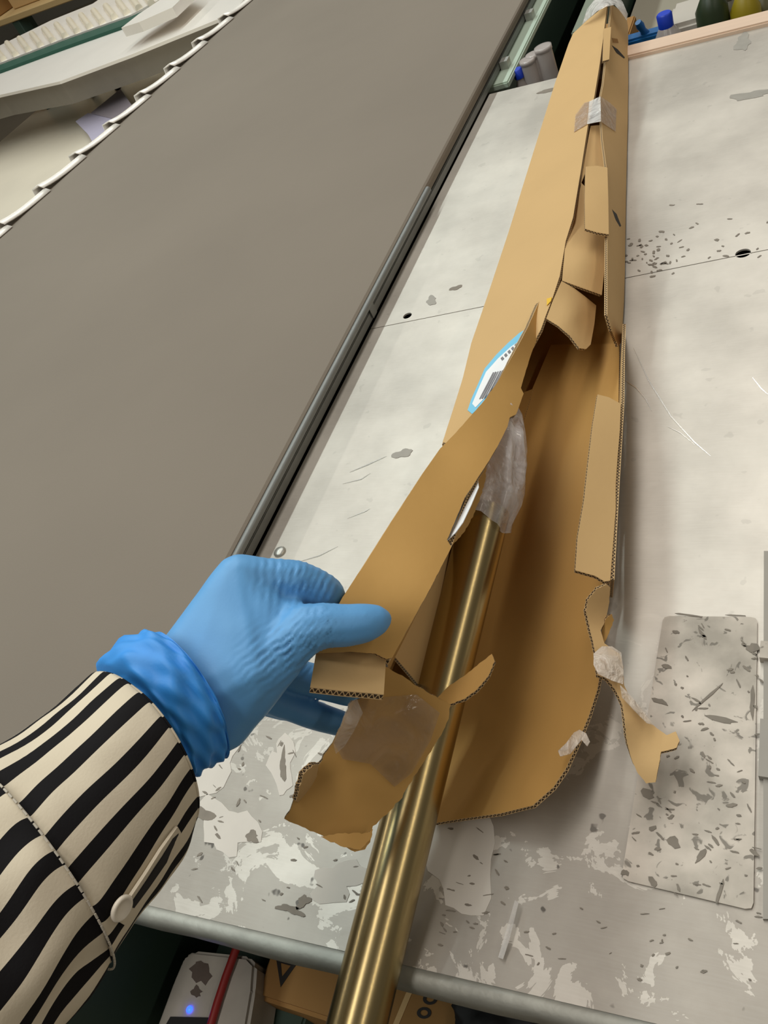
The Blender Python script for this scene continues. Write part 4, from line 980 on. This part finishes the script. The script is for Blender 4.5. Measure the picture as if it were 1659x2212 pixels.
def dblob(u, v, ru, rv, seed):
    rr = random.Random(seed); n = 16; flat_poly('stain', [(u + ru * math.cos(2 * math.pi * k / n) * rr.uniform(.6, 1.15), v + rv * math.sin(2 * math.pi * k / n) * rr.uniform(.6, 1.15)) for k in range(n)], HD, m_dstain, dev, .0004)
dblob(434, 2100, 26, 30, 1); dblob(424, 2142, 12, 14, 2)
flat_poly('screen', [(368, 2196), (460, 2198), (446, 2262), (330, 2262)], HD, m_black, dev, .0012)
m_led = mat('blue_led', srgb(20, 40, 255), 0.3, emit=(srgb(24, 50, 255), 9.0))
pl_ = P(410, 2181, HD); lathe('lamp', pl_, [(.0026, 0), (.0026, .0010), (.0016, .0018), (.0003, .0021)], m_led, dev, 16)
rc = tag(tube('red_cable', [P(512, 2045, HD + .0045), P(502, 2072, HD + .004), P(488, 2110, HD + .0035), P(470, 2165, HD + .0035), P(452, 2225, HD + .0035), P(430, 2300, HD + .0035)], .0032, mat('red_rubber', srgb(140, 30, 26), 0.5, var=0.1)), 'dark red cable running over the white electronic unit', 'cable')
dst = box('unit_stand', -.505, -.40, .02, .12, -TZ, HD - .04, m_darkgreen, dev, .002)

# ================================================================== far left: chute, second conveyor, shelf of boxes
chute = thing('metal_chute', 'shallow pale metal chute pan on the far side of the belt', 'chute', (-2.1, 1.9, 0))
bm = bmesh.new()
cq = [(-1.58, -.2), (-1.43, 3.6), (-2.7, 3.9), (-3.1, -.2)]
vs = [bm.verts.new((x, y, TZ - .12 - .05 * i)) for i, (x, y) in zip((0, 0, 1, 1), cq)]; f = bm.faces.new(vs)
if f.normal.z < 0: f.normal_flip()
o = obj('pan', bm, chute, m_white_metal); sd = o.modifiers.new('s', 'SOLIDIFY'); sd.thickness = .003; sd.offset = -1
for lx, ly in ((-1.7, .2), (-1.6, 3.2), (-2.8, .2), (-2.6, 3.4)): box('leg', lx - .02, lx + .02, ly - .02, ly + .02, -TZ, -.175, m_darkgreen, chute)
# bright channel of the second conveyor: top plate, grey side, green rail, roller strip
cv2 = thing('roller_conveyor', 'second conveyor with bright metal side channel and dark green rail, beyond the belt', 'conveyor', (-2.6, 3.0, 0))
def prism(name, top, h0, h1, m, parent):
    """vertical prism whose top outline is given in the picture at height h1"""
    bm = bmesh.new(); T_ = [P(u, v, h1) for u, v in top]; A = [bm.verts.new(p) for p in T_]; B = [bm.verts.new((p.x, p.y, TZ + h0)) for p in T_]; n = len(A)
    bm.faces.new(A); bm.faces.new(B[::-1])
    for i in range(n): bm.faces.new((A[i], B[i], B[(i + 1) % n], A[(i + 1) % n]))
    bmesh.ops.recalc_face_normals(bm, faces=bm.faces[:]); return obj(name, bm, parent, m)
prism('channel_plate', [(-200, 268), (0, 205), (128, 176), (283, 118), (494, 32), (525, 2), (520, -45), (380, 18), (285, 55), (0, 158), (-200, 222)], 0.012, 0.02, m_bright, cv2)
prism('channel_side', [(-200, 268), (0, 205), (128, 176), (283, 118), (494, 32), (500, 22), (380, 58), (120, 150), (0, 185), (-200, 240)], -.058, 0.0115, mat('channel_side_grey', srgb(132, 126, 116), 0.5, .3, var=.08), cv2)
prism('green_rail', [(-200, 214), (0, 152), (140, 100), (285, 48), (400, -5), (396, -16), (282, 36), (136, 88), (0, 140), (-200, 202)], 0.012, 0.030, m_green_line, cv2)
prism('roller_bed', [(-200, 196), (0, 136), (136, 84), (282, 32), (380, -20), (300, -60), (200, 8), (110, 44), (0, 98), (-200, 160)], -.04, 0.03, m_bright, cv2)
for k in range(16):
    t = k / 15; u = -60 + 400 * t; v = 128 - 150 * t + 12; p = P(u - 4, v - 16, .034); q = P(u + 14, v + 8, .034)
    tube('roller', [p, q], .012, m_white_metal, cv2, 10)
prism('cover_strip', [(262, 60), (300, 30), (345, 0), (392, -40), (420, -30), (372, 16), (300, 48)], .05, .075, m_bright, cv2)
for (u, v) in ((246, 178), (366, 130), (190, 190)):
    p = P(u, v - 12, -.085); p2 = P(u + 10, v + 16, -.16); tube('strut', [p, p2], .012, m_black, cv2, 8)
p = P(60, 130, 0); box('leg', p.x - .03, p.x + .03, p.y - .03, p.y + .03, -TZ, -.04, m_darkgreen, cv2)
p = P(420, 30, 0); box('leg', p.x - .03, p.x + .03, p.y - .03, p.y + .03, -TZ, -.09, m_darkgreen, cv2)
# lavender carton sheet lying in the chute
m_lav = mat('lavender_paper', srgb(172, 166, 186), 0.7, var=.05); m_lav2 = mat('mauve_card', srgb(140, 131, 138), 0.7, var=.05)
sh = thing('paper_sheet', 'pale lavender folded sheet lying in the chute by the belt edge', 'paper', tuple(P(225, 240, -.14)))
card('sheet_leaf', [(163, 262), (190, 244), (246, 256), (252, 270), (205, 316), (190, 290)], [(163, 262, -.118), (246, 256, -.113), (200, 300, -.114)], sh, m_lav, m_lav, m_lav, thick=.002, step=14)
card('sheet_leaf', [(196, 244), (260, 192), (284, 226), (248, 258)], [(196, 244, -.112), (260, 192, -.10), (284, 226, -.10), (248, 258, -.112)], sh, m_lav2, m_lav2, m_lav2, thick=.002, step=14)
# storage shelf with cardboard boxes
shelf = thing('storage_rack', 'low rack holding brown cardboard boxes in the far corner', 'rack', (-4.0, 4.2, 0))
c1, c2 = P(-260, 150, 0.0), P(340, -70, 0.0)
dx = (c2 - c1).normalized(); pr = Vector((-dx.y, dx.x, 0))
def rbox(name, s0, s1, t0, t1, h0, h1, m, parent, bev=.004):
    """box in the rack's own axes: s along the shelf, t back from its front edge"""
    bm = bmesh.new(); vs = bm_box(bm, s0, s1, t0, t1, h0, h1)
    for v in vs: v.co = c1 + dx * v.co.x + pr * v.co.y + Vector((0, 0, v.co.z))
    bmesh.ops.recalc_face_normals(bm, faces=bm.faces[:])
    if bev: bmesh.ops.bevel(bm, geom=bm.edges[:], offset=bev, segments=1, affect='EDGES')
    return obj(name, bm, parent, m)
SLEN = (c2 - c1).length
m_shelfwood = mat('shelf_board', srgb(196, 168, 118), 0.6, var=.1, scale=6)
rbox('shelf_board', 0, SLEN, 0.12, 1.1, -.03, 0, m_shelfwood, shelf)
for s in (0.05, SLEN * .5, SLEN - .05):
    for t in (.16, 1.0): rbox('post', s - .03, s + .03, t - .03, t + .03, -TZ, -.03, m_darkgreen, shelf)
LB = ['brown cardboard box with clear tape at the near end of the rack', 'tan cardboard box second from the near end of the rack', 'wide brown cardboard box in the middle of the rack', 'plain tan cardboard box beside the wide one on the rack', 'brown cardboard box at the far end of the rack']
s = .1
for k, wd in enumerate((1.15, .75, .95, .8, .9)):
    if s + wd > SLEN: break
    tb = thing('cardboard_box', LB[k], 'box', c1 + dx * (s + wd / 2) + pr * .5, 'boxes on the far rack')
    hh = (.42, .36, .48, .40, .44)[k]
    rbox('box_body', s, s + wd - .10, .18 + .03 * (k % 2), .9, .001, hh, (m_kraft_dark, m_kraft, m_kraft_dark, m_kraft, m_kraft_dark)[k], tb)
    rbox('tape_strip', s + wd * .42, s + wd * .42 + .06, .175 + .03 * (k % 2), .18 + .03 * (k % 2), .03, hh - .02, m_wrap, tb, 0)
    s += wd

# ================================================================== behind the far edge
LH = -.145
def stand(u, v, y): p = PY(u, v, y); return p
m_clear = mat('clear_plastic', srgb(205, 196, 192), 0.2, var=.04, alpha=.62, spec=.8)
m_bluecap = mat('blue_plastic', srgb(24, 62, 190), 0.4, var=.06); m_teal = mat('teal_blue_plastic', srgb(22, 92, 150), 0.45, var=.1)
for i, (u, v, y, r, lb) in enumerate(((1172, 100, 1.345, .0125, 'tallest clear plastic tube standing behind the bench, nearest the carton'), (1150, 116, 1.345, .0105, 'middle clear plastic tube standing behind the bench'), (1138, 128, 1.335, .0115, 'shortest clear plastic tube behind the bench, nearest the conveyor'))):
    p = stand(u, v, y); top = p.z - (TZ + LH)
    tt = thing('plastic_tube', lb, 'tube', (p.x, p.y, TZ + LH), 'clear tubes behind the bench')
    lathe('tube_body', (p.x, p.y, TZ + LH), [(r * .9, 0), (r, .004), (r, top - .010), (r * .95, top - .006)], m_clear, tt, 20)
    lathe('tube_rim', (p.x, p.y, TZ + LH), [(r * .9, top - .006), (r * 1.06, top - .006), (r * 1.06, top), (r * .85, top)], m_clear, tt, 20)
p = stand(1117, 148, 1.33); h_ = p.z - (TZ + LH)
tb = thing('small_bottle', 'small dark blue capped bottle behind the bench next to the conveyor frame', 'bottle', (p.x, p.y, TZ + LH))
lathe('bottle_body', (p.x, p.y, TZ + LH), [(.010, 0), (.011, .005), (.011, h_ - .03), (.006, h_ - .018), (.006, h_ - .014)], m_clear, tb); lathe('cap', (p.x, p.y, TZ + LH), [(.0075, h_ - .014), (.0075, h_ - .001), (.006, h_)], m_bluecap, tb)
# clear bottle with a bright blue cap
p = stand(1434, 28, 1.36); h_ = p.z - (TZ + LH)
tb = thing('water_bottle', 'clear plastic bottle with a bright blue cap behind the wooden strip', 'bottle', (p.x, p.y, TZ + LH))
lathe('bottle_body', (p.x, p.y, TZ + LH), [(.024, 0), (.027, .006), (.027, h_ - .055), (.022, h_ - .038), (.010, h_ - .018)], m_clear, tb)
lathe('cap', (p.x, p.y, TZ + LH), [(.0105, h_ - .019), (.0108, h_ - .002), (.009, h_)], m_bluecap, tb)
# blue hand brush: handle up, bristles spread
p = stand(1378, 48, 1.36); hb_ = p.z
br = thing('hand_brush', 'blue hand brush leaning bristles down behind the wooden strip', 'brush', (p.x + .02, p.y, TZ + LH))
q = PY(1396, 76, 1.37)
bm = bmesh.new(); bm_tube(bm, [p, p.lerp(q, .25), p.lerp(q, .6), q], [.0045, .006, .0045, .007], 14); obj('handle', bm, br, m_teal)
bm = bmesh.new(); bm_box(bm, q.x - .030, q.x + .036, q.y - .012, q.y + .012, q.z - .016, q.z + .004); bmesh.ops.bevel(bm, geom=bm.edges[:], offset=.003, segments=2, affect='EDGES'); obj('brush_head', bm, br, m_teal)
bm = bmesh.new()
for k in range(60):
    a, b = rnd.uniform(-.028, .034), rnd.uniform(-.010, .010); bm_tube(bm, [Vector((q.x + a, q.y + b, q.z - .014)), Vector((q.x + a * 1.35, q.y + b * 1.6, TZ + LH + .002))], .0016, 5)
o = obj('bristles', bm, br, mat('dark_blue_bristle', srgb(18, 58, 104), .7, var=.2)); o['kind'] = 'stuff'
# white tray with purple print
p = stand(1492, 50, 1.40)
tr = thing('white_tray', 'white plastic tub with a purple mark behind the wooden strip', 'tub', (p.x, 1.40, TZ + LH))
m_tub = mat('white_tub', srgb(186, 180, 170), .5, var=.05)
bm = bmesh.new(); hh = p.z - TZ - LH + .012
bm_box(bm, p.x - .03, p.x + .045, 1.375, 1.46, TZ + LH, TZ + LH + hh); bmesh.ops.bevel(bm, geom=bm.edges[:], offset=.006, segments=2, affect='EDGES'); obj('tub_body', bm, tr, m_tub)
lathe('printed_mark', (p.x + .004, 1.3755, TZ + LH + hh - .028), [(.016, 0), (.016, .0006)], mat('purple_print', srgb(86, 92, 160), .6), tr, 24, (0, -1, 0))
# dark green and yellow bottles
for u, v, y, r, c, lb in ((1530, -30, 1.38, .022, (38, 52, 30), 'dark green bottle behind the wooden strip'), (1604, -30, 1.38, .020, (150, 132, 26), 'yellow bottle behind the wooden strip'), (1570, -20, 1.43, .024, (92, 88, 74), 'grey-brown jar between the green and yellow bottles'), (1645, -30, 1.42, .024, (88, 84, 52), 'olive jar at the right end behind the wooden strip')):
    p = stand(u, v, y); h_ = p.z - (TZ + LH); tb = thing('bottle' if 'bottle' in lb else 'jar', lb, 'bottle' if 'bottle' in lb else 'jar', (p.x, p.y, TZ + LH)); mm = mat('bottle_plastic', srgb(*c), .4, var=.1)
    lathe('bottle_body', (p.x, p.y, TZ + LH), [(r * .9, 0), (r, .006), (r, h_ - .03), (r * .6, h_ - .014), (r * .45, h_ - .010)], mm, tb); lathe('cap', (p.x, p.y, TZ + LH), [(r * .5, h_ - .010), (r * .5, h_ + .006), (r * .4, h_ + .009)], mm, tb)
# cabinet of pale panels behind, dark cartons beside the conveyor
cab = thing('panel_cabinet', 'low grey cabinet with jointed panels behind the bench', 'cabinet', (-.1, 2.3, 0))
m_panel = mat('cabinet_panel', srgb(150, 144, 128), .55, var=.06, scale=6)
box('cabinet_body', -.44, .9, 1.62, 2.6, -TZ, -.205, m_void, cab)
for i, x in enumerate((-.44, -.225, .05, .33, .61)):
    for j, y in enumerate((1.62, 1.80, 2.12, 2.36)):
        x1 = (-.229, .046, .326, .606, .9)[i]; y1 = (1.796, 2.116, 2.356, 2.6)[j]; box('panel', x, x1, y, y1, -.204, -.198, m_panel, cab, .001)
gb = thing('green_locker', 'dull green steel locker standing between conveyor and carton', 'locker', (-.62, 2.3, 0))
box('locker_body', -.475, -.452, 1.66, 3.0, -TZ, -.10, m_darkgreen, gb, .002); box('locker_top', -.478, -.450, 1.65, 3.01, -.0995, -.09, m_green, gb, .002)
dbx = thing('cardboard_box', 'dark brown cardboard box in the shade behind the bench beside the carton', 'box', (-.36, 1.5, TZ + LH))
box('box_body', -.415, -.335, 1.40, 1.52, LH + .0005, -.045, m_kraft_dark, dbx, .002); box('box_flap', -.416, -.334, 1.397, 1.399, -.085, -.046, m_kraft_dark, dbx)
# strip of crumpled film on the bench front
card('tape_scrap', [(1112, 1944), (1120, 1950), (1110, 1990), (1100, 2030), (1086, 2072), (1076, 2068), (1090, 2020), (1102, 1980)], [(1112, 1944, .004), (1100, 2030, .005), (1080, 2070, .003)], bench, m_wrap, m_wrap, m_wrap, thick=.0002, step=8, wob=.003)
